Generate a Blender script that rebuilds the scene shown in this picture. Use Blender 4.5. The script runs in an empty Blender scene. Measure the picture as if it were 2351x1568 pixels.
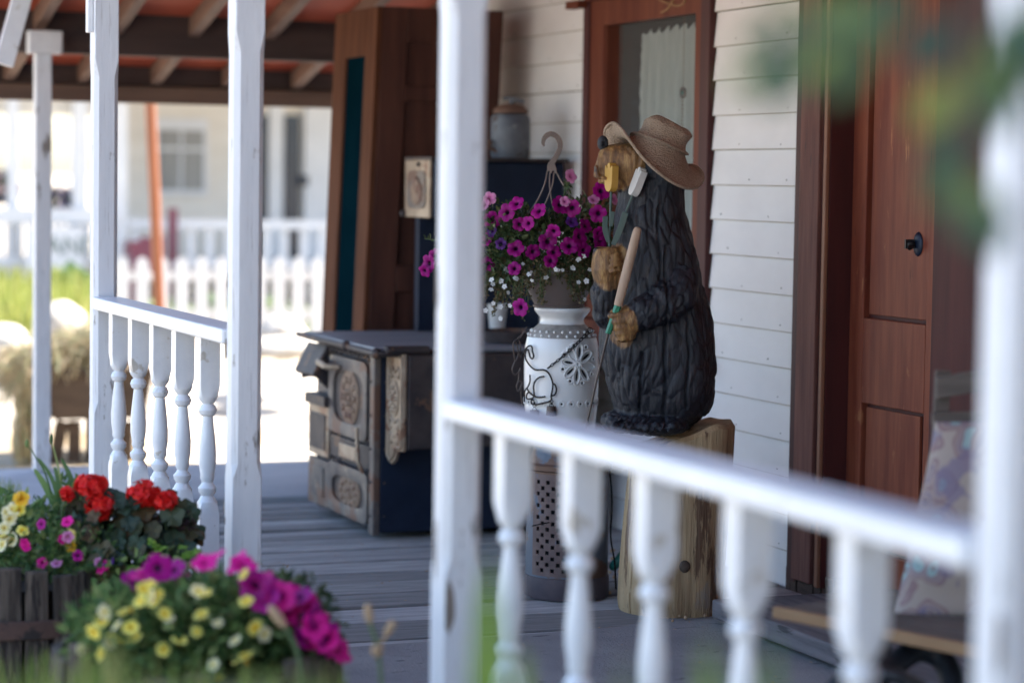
import bpy, bmesh, math, random
from mathutils import Vector, Matrix, noise, Euler
random.seed(7)
C = bpy.context.scene.collection
R = math.radians

# ------------------------------------------------------------------ camera geometry
CAM_F = 5551.0                      # focal length in pixels of a 2351 px wide frame (85 mm on 36 mm)
TH = math.atan(2175 / CAM_F); PIT = math.atan(368 / CAM_F); ROLL = 0.015
EYE = Vector((0, 0, 1.5))
F0 = Vector((math.sin(TH), math.cos(TH), 0)); R0 = Vector((math.cos(TH), -math.sin(TH), 0)); ZU = Vector((0, 0, 1))
FW = F0 * math.cos(PIT) - ZU * math.sin(PIT); U1 = F0 * math.sin(PIT) + ZU * math.cos(PIT)
RT = R0 * math.cos(ROLL) + U1 * math.sin(ROLL); UP = U1 * math.cos(ROLL) - R0 * math.sin(ROLL)
def ray(x, y): return FW + RT * ((x - 1175.5) / CAM_F) - UP * ((y - 784) / CAM_F)
def onX(x, y, X): d = ray(x, y); return EYE + d * (X / d.x)
def onY(x, y, Y): d = ray(x, y); return EYE + d * (Y / d.y)
def onZ(x, y, z=0.0): d = ray(x, y); return EYE + d * ((z - 1.5) / d.z)
def onD(x, y, D): d = ray(x, y); return EYE + d * (D / d.dot(F0))     # at horizontal distance D

# ------------------------------------------------------------------ materials
def lin(h):
    if not isinstance(h, str): return (h[0], h[1], h[2], 1)
    v = [int(h[i:i + 2], 16) / 255 for i in (0, 2, 4)]
    return tuple([c / 12.92 if c < .04045 else ((c + .055) / 1.055) ** 2.4 for c in v] + [1])
class NT:
    def __init__(s, name):
        s.m = bpy.data.materials.new(name); s.m.use_nodes = True
        s.t = s.m.node_tree; s.b = s.t.nodes['Principled BSDF']
    def n(s, typ, **kw):
        o = s.t.nodes.new(typ)
        for k, v in kw.items():
            if k.startswith('i_'): o.inputs[k[2:].replace('_', ' ')].default_value = v
            else: setattr(o, k, v)
        return o
    def l(s, a, b): s.t.links.new(a, b)
    def coords(s, stretch=(1, 1, 1)):
        tc = s.n('ShaderNodeTexCoord'); mp = s.n('ShaderNodeMapping'); mp.inputs['Scale'].default_value = stretch
        s.l(tc.outputs['Object'], mp.inputs['Vector']); return mp.outputs['Vector']
    def noise(s, vec, scale, detail=5, rough=.6):
        o = s.n('ShaderNodeTexNoise'); o.inputs['Scale'].default_value = scale; o.inputs['Detail'].default_value = detail
        o.inputs['Roughness'].default_value = rough; s.l(vec, o.inputs['Vector']); return o.outputs['Fac']
    def ramp(s, fac, stops):
        o = s.n('ShaderNodeValToRGB'); e = o.color_ramp.elements
        while len(e) < len(stops): e.new(.5)
        for el, (p, c) in zip(e, stops): el.position = p; el.color = lin(c)
        s.l(fac, o.inputs['Fac']); return o.outputs['Color']
    def mix(s, fac, a, b, mode='MIX'):
        o = s.n('ShaderNodeMix', data_type='RGBA', blend_type=mode)
        for v, i in ((fac, 0), (a, 6), (b, 7)):
            if hasattr(v, 'is_linked') or hasattr(v, 'links'): s.l(v, o.inputs[i])
            else: o.inputs[i].default_value = v if i == 0 else lin(v)
        return o.outputs[2]
    def bump(s, fac, strength, dist=.004):
        o = s.n('ShaderNodeBump'); o.inputs['Strength'].default_value = strength; o.inputs['Distance'].default_value = dist
        s.l(fac, o.inputs['Height'])
        if s.b.inputs['Normal'].is_linked: s.l(s.b.inputs['Normal'].links[0].from_socket, o.inputs['Normal'])
        s.l(o.outputs['Normal'], s.b.inputs['Normal'])
    def col(s, c): s.l(c, s.b.inputs['Base Color'])
    def set(s, **kw):
        for k, v in kw.items(): s.b.inputs[k.replace('_', ' ')].default_value = v
        return s
    def island(s, lo, hi):
        g = s.n('ShaderNodeNewGeometry'); mr = s.n('ShaderNodeMapRange'); mr.inputs['To Min'].default_value = lo; mr.inputs['To Max'].default_value = hi
        s.l(g.outputs['Random Per Island'], mr.inputs['Value']); return mr.outputs['Result'], g.outputs['Random Per Island']

def mat(name, c1, c2, scale=6, stretch=(1, 1, 1), rough=.6, bump=.3, bscale=None, bstretch=None, metal=0., worn=None, spec=.5, isl=None, dist=.004, rough2=None):
    """mottled surface: two tones, optional worn=(colour, noise scale, threshold, stretch) patches"""
    t = NT(name); v = t.coords(stretch); f = t.noise(v, scale)
    c = t.ramp(f, [(.33, c1), (.67, c2)])
    if worn:
        for w in (worn if isinstance(worn, list) else [worn]):
            wv = t.coords(w[3] if len(w) > 3 else (1, 1, 1)); wf = t.noise(wv, w[1], 8, .65)
            k = t.ramp(wf, [(w[2], (0, 0, 0)), (w[2] + .04, (1, 1, 1))]); c = t.mix(k, c, w[0])
    if isl:
        r, _ = t.island(*isl); hs = t.n('ShaderNodeHueSaturation'); t.l(r, hs.inputs['Value']); t.l(c, hs.inputs['Color']); c = hs.outputs['Color']
    t.col(c); t.set(Roughness=rough, Metallic=metal, Specular_IOR_Level=spec)
    if bump:
        bv = t.coords(bstretch or stretch); t.bump(t.noise(bv, bscale or scale * 3, 6, .65), bump, dist)
    return t.m

M = {}
M['paint'] = mat('white_paint', (.63, .635, .66), (.72, .72, .74), 5, (3, 3, .6), .5, .5, 22, (4, 4, .35), worn=[((.22, .19, .17), 8, .605, (2, 2, .45)), ((.52, .51, .52), 26, .585, (4, 4, .16)), ((.55, .53, .52), 3, .60, (1, 1, .6))], dist=.003)
M['paint_clean'] = mat('white_rail_paint', (.68, .685, .71), (.76, .765, .78), 6, (2, 2, 2), .32, .25, 30, worn=[((.50, .46, .41), 10, .62), ((.24, .2, .17), 11, .69)])
M['siding'] = mat('clapboard_paint', (.79, .775, .785), (.86, .845, .85), 2.2, (1, 1, 2), .55, .3, 30, (1, .25, 3), worn=((.42, .39, .35), 20, .74), dist=.002)
M['deck'] = mat('weathered_deck', (.23, .235, .25), (.41, .41, .42), 5, (.7, 7, 4), .8, .9, 9, (.8, 16, 4), worn=[((.06, .06, .065), 6, .66, (.6, 12, 2)), ((.36, .36, .37), 4, .68, (.7, 5, 2))], isl=(.6, 1.28), dist=.008)
M['ply'] = mat('deck_plywood', (.29, .31, .35), (.37, .39, .43), 2, (1, 2, 1), .85, .3, 30, dist=.003)
M['mat'] = mat('woven_mat', (.20, .20, .215), (.285, .285, .295), 3, rough=.95, bump=.9, bscale=40, bstretch=(3.2, 1.2, 1), worn=((.09, .09, .11), 14, .62, (1, 3, 1)), dist=.006)
M['door'] = mat('red_brown_door', (.16, .036, .023), (.265, .076, .040), 4, (5, 5, .5), .5, .35, 14, (6, 6, .4), worn=[((.40, .16, .075), 7, .645, (5, 5, .6)), ((.085, .024, .018), 5, .64, (3, 3, .5)), ((.36, .15, .07), 2.2, .64, (2, 2, 1))], dist=.002, spec=.25)
M['door_dark'] = mat('dark_red_trim', (.050, .009, .010), (.080, .016, .015), 3, (4, 4, .4), .6, .2, 20, (5, 5, .3), dist=.002)
M['casing'] = mat('weathered_casing', (.11, .038, .032), (.21, .085, .065), 5, (6, 6, .4), .7, .8, 14, (8, 8, .3), worn=((.05, .03, .03), 8, .64, (5, 5, .4)), dist=.004)
M['cabinet'] = mat('walnut_stain', (.05, .019, .015), (.095, .037, .026), 4, (4, 4, .4), .6, .25, 16, (6, 6, .4), dist=.002, spec=.25)
M['cabinet_front'] = mat('paler_cabinet_wood', (.07, .027, .015), (.125, .05, .027), 4, (4, 4, .5), .8, .3, 16, (6, 6, .4), dist=.002, spec=.08)  # side frame in a paler, redder brown than the cabinet body
M['beam'] = mat('dark_stained_beam', (.035, .022, .022), (.065, .040, .036), 3, (.4, 4, 4), .7, .4, 14, (.5, 8, 8))
M['beam2'] = mat('brown_stained_beam', (.11, .065, .048), (.17, .105, .075), 3, (.4, 4, 4), .7, .4, 14, (.5, 8, 8))
M['rafter'] = mat('raw_rafter', (.12, .065, .048), (.21, .13, .095), 3, (4, .4, 4), .7, .4, 14, (8, .5, 8))
M['redsoffit'] = mat('red_ceiling', (.36, .06, .028), (.48, .10, .045), 2, rough=.6, bump=.2)
M['roofing'] = mat('roofing', (.10, .09, .085), (.17, .15, .14), 5)
M['navy_iron'] = mat('dark_iron', (.004, .012, .034), (.010, .022, .052), 6, rough=.45, bump=.25, bscale=60, metal=.3, worn=((.07, .04, .03), 5, .68), dist=.002)
M['rust_iron'] = mat('rusty_iron', (.035, .028, .032), (.075, .058, .055), 9, rough=.6, bump=.5, bscale=50, metal=.3, worn=((.15, .085, .055), 7, .58), dist=.003)
M['cast'] = mat('tarnished_nickel', (.26, .19, .135), (.40, .32, .24), 9, rough=.5, bump=.4, bscale=40, metal=.35, worn=[((.22, .12, .075), 6, .54), ((.10, .07, .06), 12, .62)], dist=.003)
M['cast_grey'] = mat('grey_cast_iron', (.075, .065, .068), (.19, .155, .13), 8, rough=.6, bump=.6, bscale=40, metal=.2, worn=[((.15, .08, .055), 7, .52), ((.05, .04, .045), 11, .6), ((.34, .26, .19), 13, .62)], dist=.003)
M['ovaldoor'] = mat('rusted_medallion', (.13, .075, .05), (.26, .18, .125), 14, rough=.6, bump=.6, bscale=30, metal=.2, worn=((.14, .07, .05), 8, .55), dist=.003)
M['ceramic'] = mat('white_glaze', (.80, .80, .80), (.87, .87, .87), 4, rough=.2, bump=.12, bscale=14, worn=((.55, .5, .45), 12, .70), dist=.003)
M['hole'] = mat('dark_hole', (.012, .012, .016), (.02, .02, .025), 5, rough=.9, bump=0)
M['wire'] = mat('black_wire', (.014, .013, .015), (.035, .028, .026), 20, rough=.5, bump=.2, metal=.6)
M['pot'] = mat('brown_plastic_pot', (.145, .11, .10), (.185, .145, .13), 5, rough=.5, bump=.1, worn=((.28, .24, .22), 26, .70))
M['hanger'] = mat('beige_plastic', (.17, .13, .115), (.24, .185, .16), 8, rough=.5, bump=.1)
M['straw'] = None
M['stump'] = mat('split_pine', (.26, .165, .085), (.52, .375, .215), 3, (4, 4, .45), .8, 1., 14, (8, 8, .3), worn=[((.15, .085, .048), 4, .56, (4, 4, .5)), ((.03, .02, .018), 10, .655, (5, 5, .3)), ((.30, .26, .22), 2, .62, (1, 1, .6))], dist=.008)
M['tulip_y'] = mat('yellow_enamel', (.50, .28, .045), (.58, .34, .06), 6, rough=.5, bump=.15)
M['tulip_w'] = mat('white_enamel', (.62, .60, .57), (.72, .71, .69), 6, rough=.5, bump=.15, worn=((.4, .37, .33), 12, .66))
M['tulip_g'] = mat('green_enamel', (.05, .085, .075), (.085, .125, .11), 9, (3, 3, .6), .6, .2)
M['handle'] = mat('ash_handle', (.36, .24, .165), (.50, .36, .26), 5, (5, 5, .4), .6, .5, 20, (9, 9, .3), worn=((.2, .13, .09), 8, .66, (5, 5, .4)), dist=.002)
M['ferrule'] = mat('green_ferrule', (.012, .15, .075), (.025, .22, .12), 6, rough=.35, bump=.1)
M['steel'] = mat('brown_steel', (.06, .045, .042), (.12, .09, .08), 14, rough=.5, bump=.2, metal=.6)
M['can'] = mat('rusty_galvanised', (.085, .105, .14), (.16, .18, .22), 5, rough=.6, bump=.4, bscale=50, metal=.25, worn=((.15, .085, .06), 4.5, .50), dist=.003)
M['can_rust'] = mat('rust_panel', (.105, .07, .066), (.18, .125, .115), 9, rough=.75, bump=.4, bscale=40, worn=((.12, .145, .19), 9, .6), dist=.003)
M['can_dark'] = mat('dark_base_rust', (.05, .04, .055), (.10, .075, .08), 8, rough=.7, bump=.4, bscale=40)
M['stone_jug'] = mat('blue_grey_enamel', (.085, .10, .13), (.19, .21, .24), 8, rough=.5, bump=.2, worn=[((.07, .055, .055), 9, .58), ((.3, .3, .3), 14, .64)])
M['rustlid'] = mat('rust_brown_lid', (.10, .055, .04), (.19, .11, .08), 8, rough=.7, bump=.4)
M['stave'] = mat('grey_stave', (.035, .024, .019), (.185, .145, .115), 7, (6, 6, .5), .95, 1.0, 12, (9, 9, .4), worn=[((.025, .018, .016), 7, .54, (5, 5, .5)), ((.30, .26, .22), 9, .66, (7, 7, .4))], isl=(.55, 1.3), dist=.014)
M['hoop'] = mat('rust_hoop', (.035, .022, .02), (.085, .045, .034), 8, rough=.9, bump=.8, worn=((.02, .014, .013), 9, .55), dist=.006)
M['soil'] = mat('potting_soil', (.02, .015, .012), (.05, .035, .028), 20, rough=1, bump=.8)
M['slat'] = mat('grey_chair_slat', (.065, .052, .045), (.13, .105, .09), 4, (.6, .6, 5), .8, .5, 14, (1, 1, 9))
M['slat_edge'] = mat('orange_board_edge', (.26, .135, .06), (.34, .20, .10), 4, (1, 1, 5), .7, .3)
M['plank'] = mat('weathered_step', (.08, .075, .085), (.17, .155, .165), 4, (6, .5, 6), .85, .9, 12, (14, .7, 10), worn=((.05, .045, .05), 6, .62, (9, .6, 5)), dist=.006)
M['rubber'] = mat('black_rubber', (.010, .011, .014), (.02, .022, .026), 8, rough=.5, bump=.1)
M['hose'] = mat('teal_hose', (.02, .17, .14), (.04, .24, .2), 8, rough=.4, bump=.1)
M['redtin'] = mat('red_tin', (.42, .02, .03), (.5, .04, .04), 6, rough=.4, bump=.1)
M['glass'] = None
M['curtain'] = None
M['ground'] = mat('gravel_ground', (.32, .285, .24), (.42, .385, .33), .6, rough=1, bump=.5, bscale=14, worn=[((.22, .18, .13), 2.5, .56), ((.30, .23, .14), .35, .53)], dist=.02)
M['room'] = mat('dark_room', (.06, .055, .055), (.09, .085, .08), 3, rough=.9, bump=0)
M['bgwall'] = mat('cream_siding', (.66, .585, .48), (.74, .67, .57), 1, (1, 1, 6), .7, .2)
M['bgwhite'] = mat('white_trim', (.60, .585, .565), (.68, .66, .64), 3, rough=.6, bump=.1)
M['bgdark'] = mat('dark_blue_glass', (.010, .018, .035), (.02, .03, .05), 3, rough=.15, bump=0)
M['bgcurtain'] = mat('grey_curtain', (.22, .21, .19), (.34, .32, .28), 3, (9, 9, .3), .8, 0)
M['maroon'] = mat('maroon_paint', (.13, .025, .045), (.18, .04, .06), 4, rough=.5, bump=.1)
M['orange'] = mat('orange_paint', (.26, .080, .028), (.33, .11, .04), 3, (3, 3, .4), .55, .2)
M['signletters'] = mat('grey_green_letters', (.16, .20, .18), (.22, .26, .23), 6, rough=.8, bump=0)
M['stone'] = mat('pale_boulder', (.34, .31, .27), (.52, .49, .44), 4, rough=.9, bump=.7, bscale=9, dist=.03)
M['cartwood'] = mat('old_cart_wood', (.045, .03, .022), (.10, .07, .05), 4, (.6, 4, 4), .9, .7, 12, (.7, 9, 9))
M['slat_bead'] = mat('worn_bead', (.20, .085, .05), (.32, .15, .085), 4, (5, 5, .4), .6, .3)
M['charcoal'] = mat('charcoal_wood', (.014, .016, .024), (.05, .052, .06), 9, (5, 5, 1), .75, .6, 30, dist=.004)
M['barewood'] = mat('bare_grey_wood', (.16, .125, .10), (.28, .23, .20), 6, (5, 5, .5), .85, .6, 20)
M['window_wood'] = mat('brown_window_wood', (.115, .030, .020), (.19, .060, .034), 4, (5, 5, .5), .5, .3, 14, (6, 6, .4), dist=.002, spec=.2)
M['threshold'] = mat('rotten_sill', (.045, .028, .025), (.11, .07, .055), 6, (7, .7, 5), .9, 1., 12, (12, .6, 8), dist=.008)
M['bark'] = mat('twig_bark', (.06, .05, .04), (.11, .09, .07), 8)

def leafmat(name, c1, c2, c3=None, trans=.25, rough=.5):
    t = NT(name); _, rnd = t.island(0, 1)
    st = [(0, c1), (.55, c2)] + ([(1, c3)] if c3 else [])
    c = t.ramp(rnd, st); t.col(c); t.set(Roughness=rough, Specular_IOR_Level=.35)
    tr = t.n('ShaderNodeBsdfTranslucent'); t.l(c, tr.inputs['Color']); mx = t.n('ShaderNodeMixShader'); mx.inputs[0].default_value = trans
    t.l(t.b.outputs[0], mx.inputs[1]); t.l(tr.outputs[0], mx.inputs[2])
    t.l(mx.outputs[0], t.t.nodes['Material Output'].inputs['Surface']); return t.m
M['leaf'] = leafmat('basket_leaf', (.028, .055, .022), (.065, .105, .04), (.14, .16, .065))
M['trail'] = leafmat('trailing_leaf', (.05, .06, .02), (.12, .10, .05), (.22, .15, .08))
M['gerleaf'] = leafmat('geranium_leaf', (.016, .034, .020), (.045, .075, .038), (.10, .055, .020))
M['brightleaf'] = leafmat('bright_leaf', (.10, .22, .02), (.17, .32, .04), (.25, .38, .06), .35)
M['midleaf'] = leafmat('mid_leaf', (.05, .11, .04), (.13, .23, .07), (.27, .32, .12), .35)
M['paleblooms'] = leafmat('pale_blooms', (.70, .42, .48), (.80, .60, .60), (.75, .70, .62))
M['mauveblooms'] = leafmat('mauve_blooms', (.32, .20, .38), (.48, .36, .52), (.62, .52, .58))
M['grassm'] = leafmat('grass_blade', (.10, .18, .035), (.19, .26, .06), (.34, .33, .13), .4)
M['freshgrass'] = leafmat('fresh_grass', (.10, .22, .03), (.17, .30, .05), (.28, .36, .08), .4)
M['yellowgrass'] = leafmat('sunny_grass', (.17, .22, .045), (.26, .29, .06), (.40, .38, .13), .3)
M['hay'] = leafmat('dry_grass', (.27, .21, .125), (.38, .31, .20), (.24, .28, .15), .25)
M['branchleaf'] = leafmat('branch_leaf', (.04, .085, .065), (.08, .15, .09), (.26, .32, .08), .5)
M['stemgreen'] = mat('flower_stem', (.06, .10, .04), (.10, .15, .06), 6, rough=.6, bump=0)
M['seedhead'] = mat('dry_seed_head', (.33, .21, .12), (.45, .31, .19), 9, rough=.9, bump=.3)

def petal(name, stops, rad, trans=.25, sheen=0.):
    t = NT(name); tc = t.n('ShaderNodeTexCoord'); mp = t.n('ShaderNodeMapping'); mp.inputs['Scale'].default_value = (1, 1, 0)
    t.l(tc.outputs['Object'], mp.inputs['Vector']); ln = t.n('ShaderNodeVectorMath', operation='LENGTH'); t.l(mp.outputs['Vector'], ln.inputs[0])
    mu = t.n('ShaderNodeMath', operation='DIVIDE'); mu.inputs[1].default_value = rad; t.l(ln.outputs['Value'], mu.inputs[0])
    c = t.ramp(mu.outputs[0], stops)
    oi = t.n('ShaderNodeObjectInfo'); mr = t.n('ShaderNodeMapRange'); mr.inputs['To Min'].default_value = .75; mr.inputs['To Max'].default_value = 1.15
    t.l(oi.outputs['Random'], mr.inputs['Value']); hs = t.n('ShaderNodeHueSaturation'); t.l(mr.outputs['Result'], hs.inputs['Value']); t.l(c, hs.inputs['Color']); c = hs.outputs['Color']
    t.col(c); t.set(Roughness=.55, Specular_IOR_Level=.25)
    tr = t.n('ShaderNodeBsdfTranslucent'); t.l(c, tr.inputs['Color']); mx = t.n('ShaderNodeMixShader'); mx.inputs[0].default_value = trans
    t.l(t.b.outputs[0], mx.inputs[1]); t.l(tr.outputs[0], mx.inputs[2]); t.l(mx.outputs[0], t.t.nodes['Material Output'].inputs['Surface'])
    return t.m
M['petunia'] = petal('magenta_petal', [(0, (.012, .001, .02)), (.18, (.03, .002, .03)), (.33, (.27, .002, .16)), (1, (.38, .004, .225))], .034)
M['petunia_pink'] = petal('pink_petal', [(0, (.25, .05, .15)), (.4, (.62, .18, .42)), (1, (.70, .32, .55))], .034)
M['petunia_hot'] = petal('hot_pink_petal', [(0, (.15, .005, .07)), (.35, (.62, .006, .22)), (1, (.72, .012, .28))], .034)
M['petunia_purple'] = petal('purple_petal', [(0, (.01, .002, .03)), (.4, (.07, .012, .13)), (1, (.12, .03, .22))], .034)
M['yellow'] = petal('yellow_petal', [(0, (.50, .22, .01)), (.28, (.85, .55, .03)), (.5, (.88, .74, .10)), (1, (.90, .82, .26))], .026)
M['gold'] = petal('golden_petal', [(0, (.6, .25, .01)), (1, (.80, .50, .03))], .026)
M['cream'] = petal('cream_petal', [(0, (.70, .50, .06)), (.4, (.80, .70, .30)), (1, (.84, .80, .58))], .026)
M['bacopa'] = petal('white_petal', [(0, (.5, .4, .08)), (.2, (.8, .8, .8)), (1, (.85, .85, .86))], .010)
M['redpetal'] = leafmat('red_petal', (.55, .006, .010), (.75, .012, .012), (.85, .04, .02), .2)

def special():
    # straw
    t = NT('woven_straw'); v = t.coords(); wv = t.coords((1, 1, 2.2))
    f = t.noise(v, 9); c = t.ramp(f, [(.3, (.36, .265, .19)), (.7, (.52, .40, .30))])
    vo = t.n('ShaderNodeTexVoronoi'); vo.inputs['Scale'].default_value = 135; t.l(wv, vo.inputs['Vector'])
    c = t.mix(t.ramp(vo.outputs['Distance'], [(.25, (0, 0, 0)), (.8, (.55, .55, .55))]), c, (.17, .115, .08)); t.col(c); t.set(Roughness=.75)
    iv = t.n('ShaderNodeMath', operation='MULTIPLY'); iv.inputs[1].default_value = -1; t.l(vo.outputs['Distance'], iv.inputs[0])
    t.bump(iv.outputs[0], .9, .004); t.bump(t.noise(v, 220, 3), .5, .002); M['straw'] = t.m
    # bear: tone attribute blends black paint to bare yellow wood
    t = NT('carved_painted_wood'); v = t.coords((5, 5, 1.0)); g = t.noise(v, 10, 8, .7)
    black = t.ramp(g, [(.30, (.005, .007, .013)), (.54, (.013, .015, .024)), (.72, (.075, .068, .068))])
    woodc = t.ramp(t.noise(t.coords((5, 5, 1.2)), 9, 8, .7), [(.32, (.055, .025, .014)), (.5, (.235, .115, .040)), (.68, (.50, .30, .11))])
    a = t.n('ShaderNodeAttribute', attribute_name='tone')
    nz = t.noise(t.coords((2.2, 2.2, 1.1)), 9, 4, .55)
    ad = t.n('ShaderNodeMath', operation='ADD'); t.l(a.outputs['Fac'], ad.inputs[0])
    m2 = t.n('ShaderNodeMath', operation='MULTIPLY_ADD'); m2.inputs[1].default_value = 1.1; m2.inputs[2].default_value = -.55; t.l(nz, m2.inputs[0]); t.l(m2.outputs[0], ad.inputs[1])
    k = t.ramp(ad.outputs[0], [(.42, (0, 0, 0)), (.6, (1, 1, 1))])
    c = t.mix(k, black, woodc)
    fl = t.ramp(t.noise(t.coords((5, 5, .9)), 22, 5, .6), [(.71, (0, 0, 0)), (.735, (1, 1, 1))]); c = t.mix(fl, c, (.30, .19, .09))
    t.col(c); t.set(Roughness=.46, Specular_IOR_Level=.5)
    t.bump(t.noise(t.coords((8, 8, .7)), 14, 8, .74), .8, .006); t.bump(t.noise(t.coords((5, 5, 2)), 60, 5), .4, .002); M['bear'] = t.m
    # window pane: mostly mirror at a grazing view, lets the curtain through
    t = NT('window_glass'); t.t.nodes.remove(t.b); gl = t.n('ShaderNodeBsdfGlossy'); gl.inputs['Roughness'].default_value = .03; gl.inputs['Color'].default_value = (.9, .92, .95, 1)
    tr = t.n('ShaderNodeBsdfTransparent'); tr.inputs['Color'].default_value = (.86, .9, .9, 1); fr = t.n('ShaderNodeFresnel'); fr.inputs['IOR'].default_value = 1.5
    mx = t.n('ShaderNodeMixShader'); t.l(fr.outputs[0], mx.inputs[0]); t.l(tr.outputs[0], mx.inputs[1]); t.l(gl.outputs[0], mx.inputs[2]); df = t.n('ShaderNodeBsdfDiffuse'); df.inputs['Color'].default_value = (.5, .5, .5, 1); m3 = t.n('ShaderNodeMixShader'); m3.inputs[0].default_value = .14; t.l(mx.outputs[0], m3.inputs[1]); t.l(df.outputs[0], m3.inputs[2]); t.l(m3.outputs[0], t.t.nodes['Material Output'].inputs['Surface']); M['glass'] = t.m
    # curtain
    t = NT('white_curtain'); c = t.ramp(t.noise(t.coords((1, 8, .6)), 6), [(.3, (.66, .67, .64)), (.7, (.82, .82, .78))]); t.col(c); t.set(Roughness=.9)
    tr = t.n('ShaderNodeBsdfTranslucent'); t.l(c, tr.inputs['Color']); mx = t.n('ShaderNodeMixShader'); mx.inputs[0].default_value = .3
    t.l(t.b.outputs[0], mx.inputs[1]); t.l(tr.outputs[0], mx.inputs[2]); t.l(mx.outputs[0], t.t.nodes['Material Output'].inputs['Surface']); M['curtain'] = t.m
    # paisley cloth
    t = NT('paisley_cloth'); v = t.coords((1, 1, .75)); wn = t.n('ShaderNodeTexNoise'); wn.inputs['Scale'].default_value = 7; t.l(v, wn.inputs['Vector'])
    vm = t.n('ShaderNodeVectorMath', operation='MULTIPLY_ADD'); t.l(wn.outputs['Color'], vm.inputs[0]); vm.inputs[1].default_value = (.14, .14, .14); t.l(v, vm.inputs[2])
    vo = t.n('ShaderNodeTexVoronoi'); vo.inputs['Scale'].default_value = 13; t.l(vm.outputs[0], vo.inputs['Vector'])
    sc = t.n('ShaderNodeMath', operation='MULTIPLY'); sc.inputs[1].default_value = 1.25; t.l(vo.outputs['Distance'], sc.inputs[0])
    c = t.ramp(sc.outputs[0], [(0, (.20, .07, .075)), (.13, (.22, .09, .09)), (.17, (.24, .36, .37)), (.34, (.31, .43, .43)), (.37, (.19, .13, .17)), (.43, (.36, .29, .26)), (.52, (.20, .15, .21)), (.57, (.37, .30, .27)), (.70, (.25, .16, .17)), (.76, (.38, .32, .28))])
    c = t.mix(t.ramp(t.noise(v, 14, 2), [(.56, (0, 0, 0)), (.62, (.7, .7, .7))]), c, (.18, .15, .24)); t.col(c); t.set(Roughness=.9); t.bump(t.noise(v, 150, 2), .4, .002); M['paisley'] = t.m
special()

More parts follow.
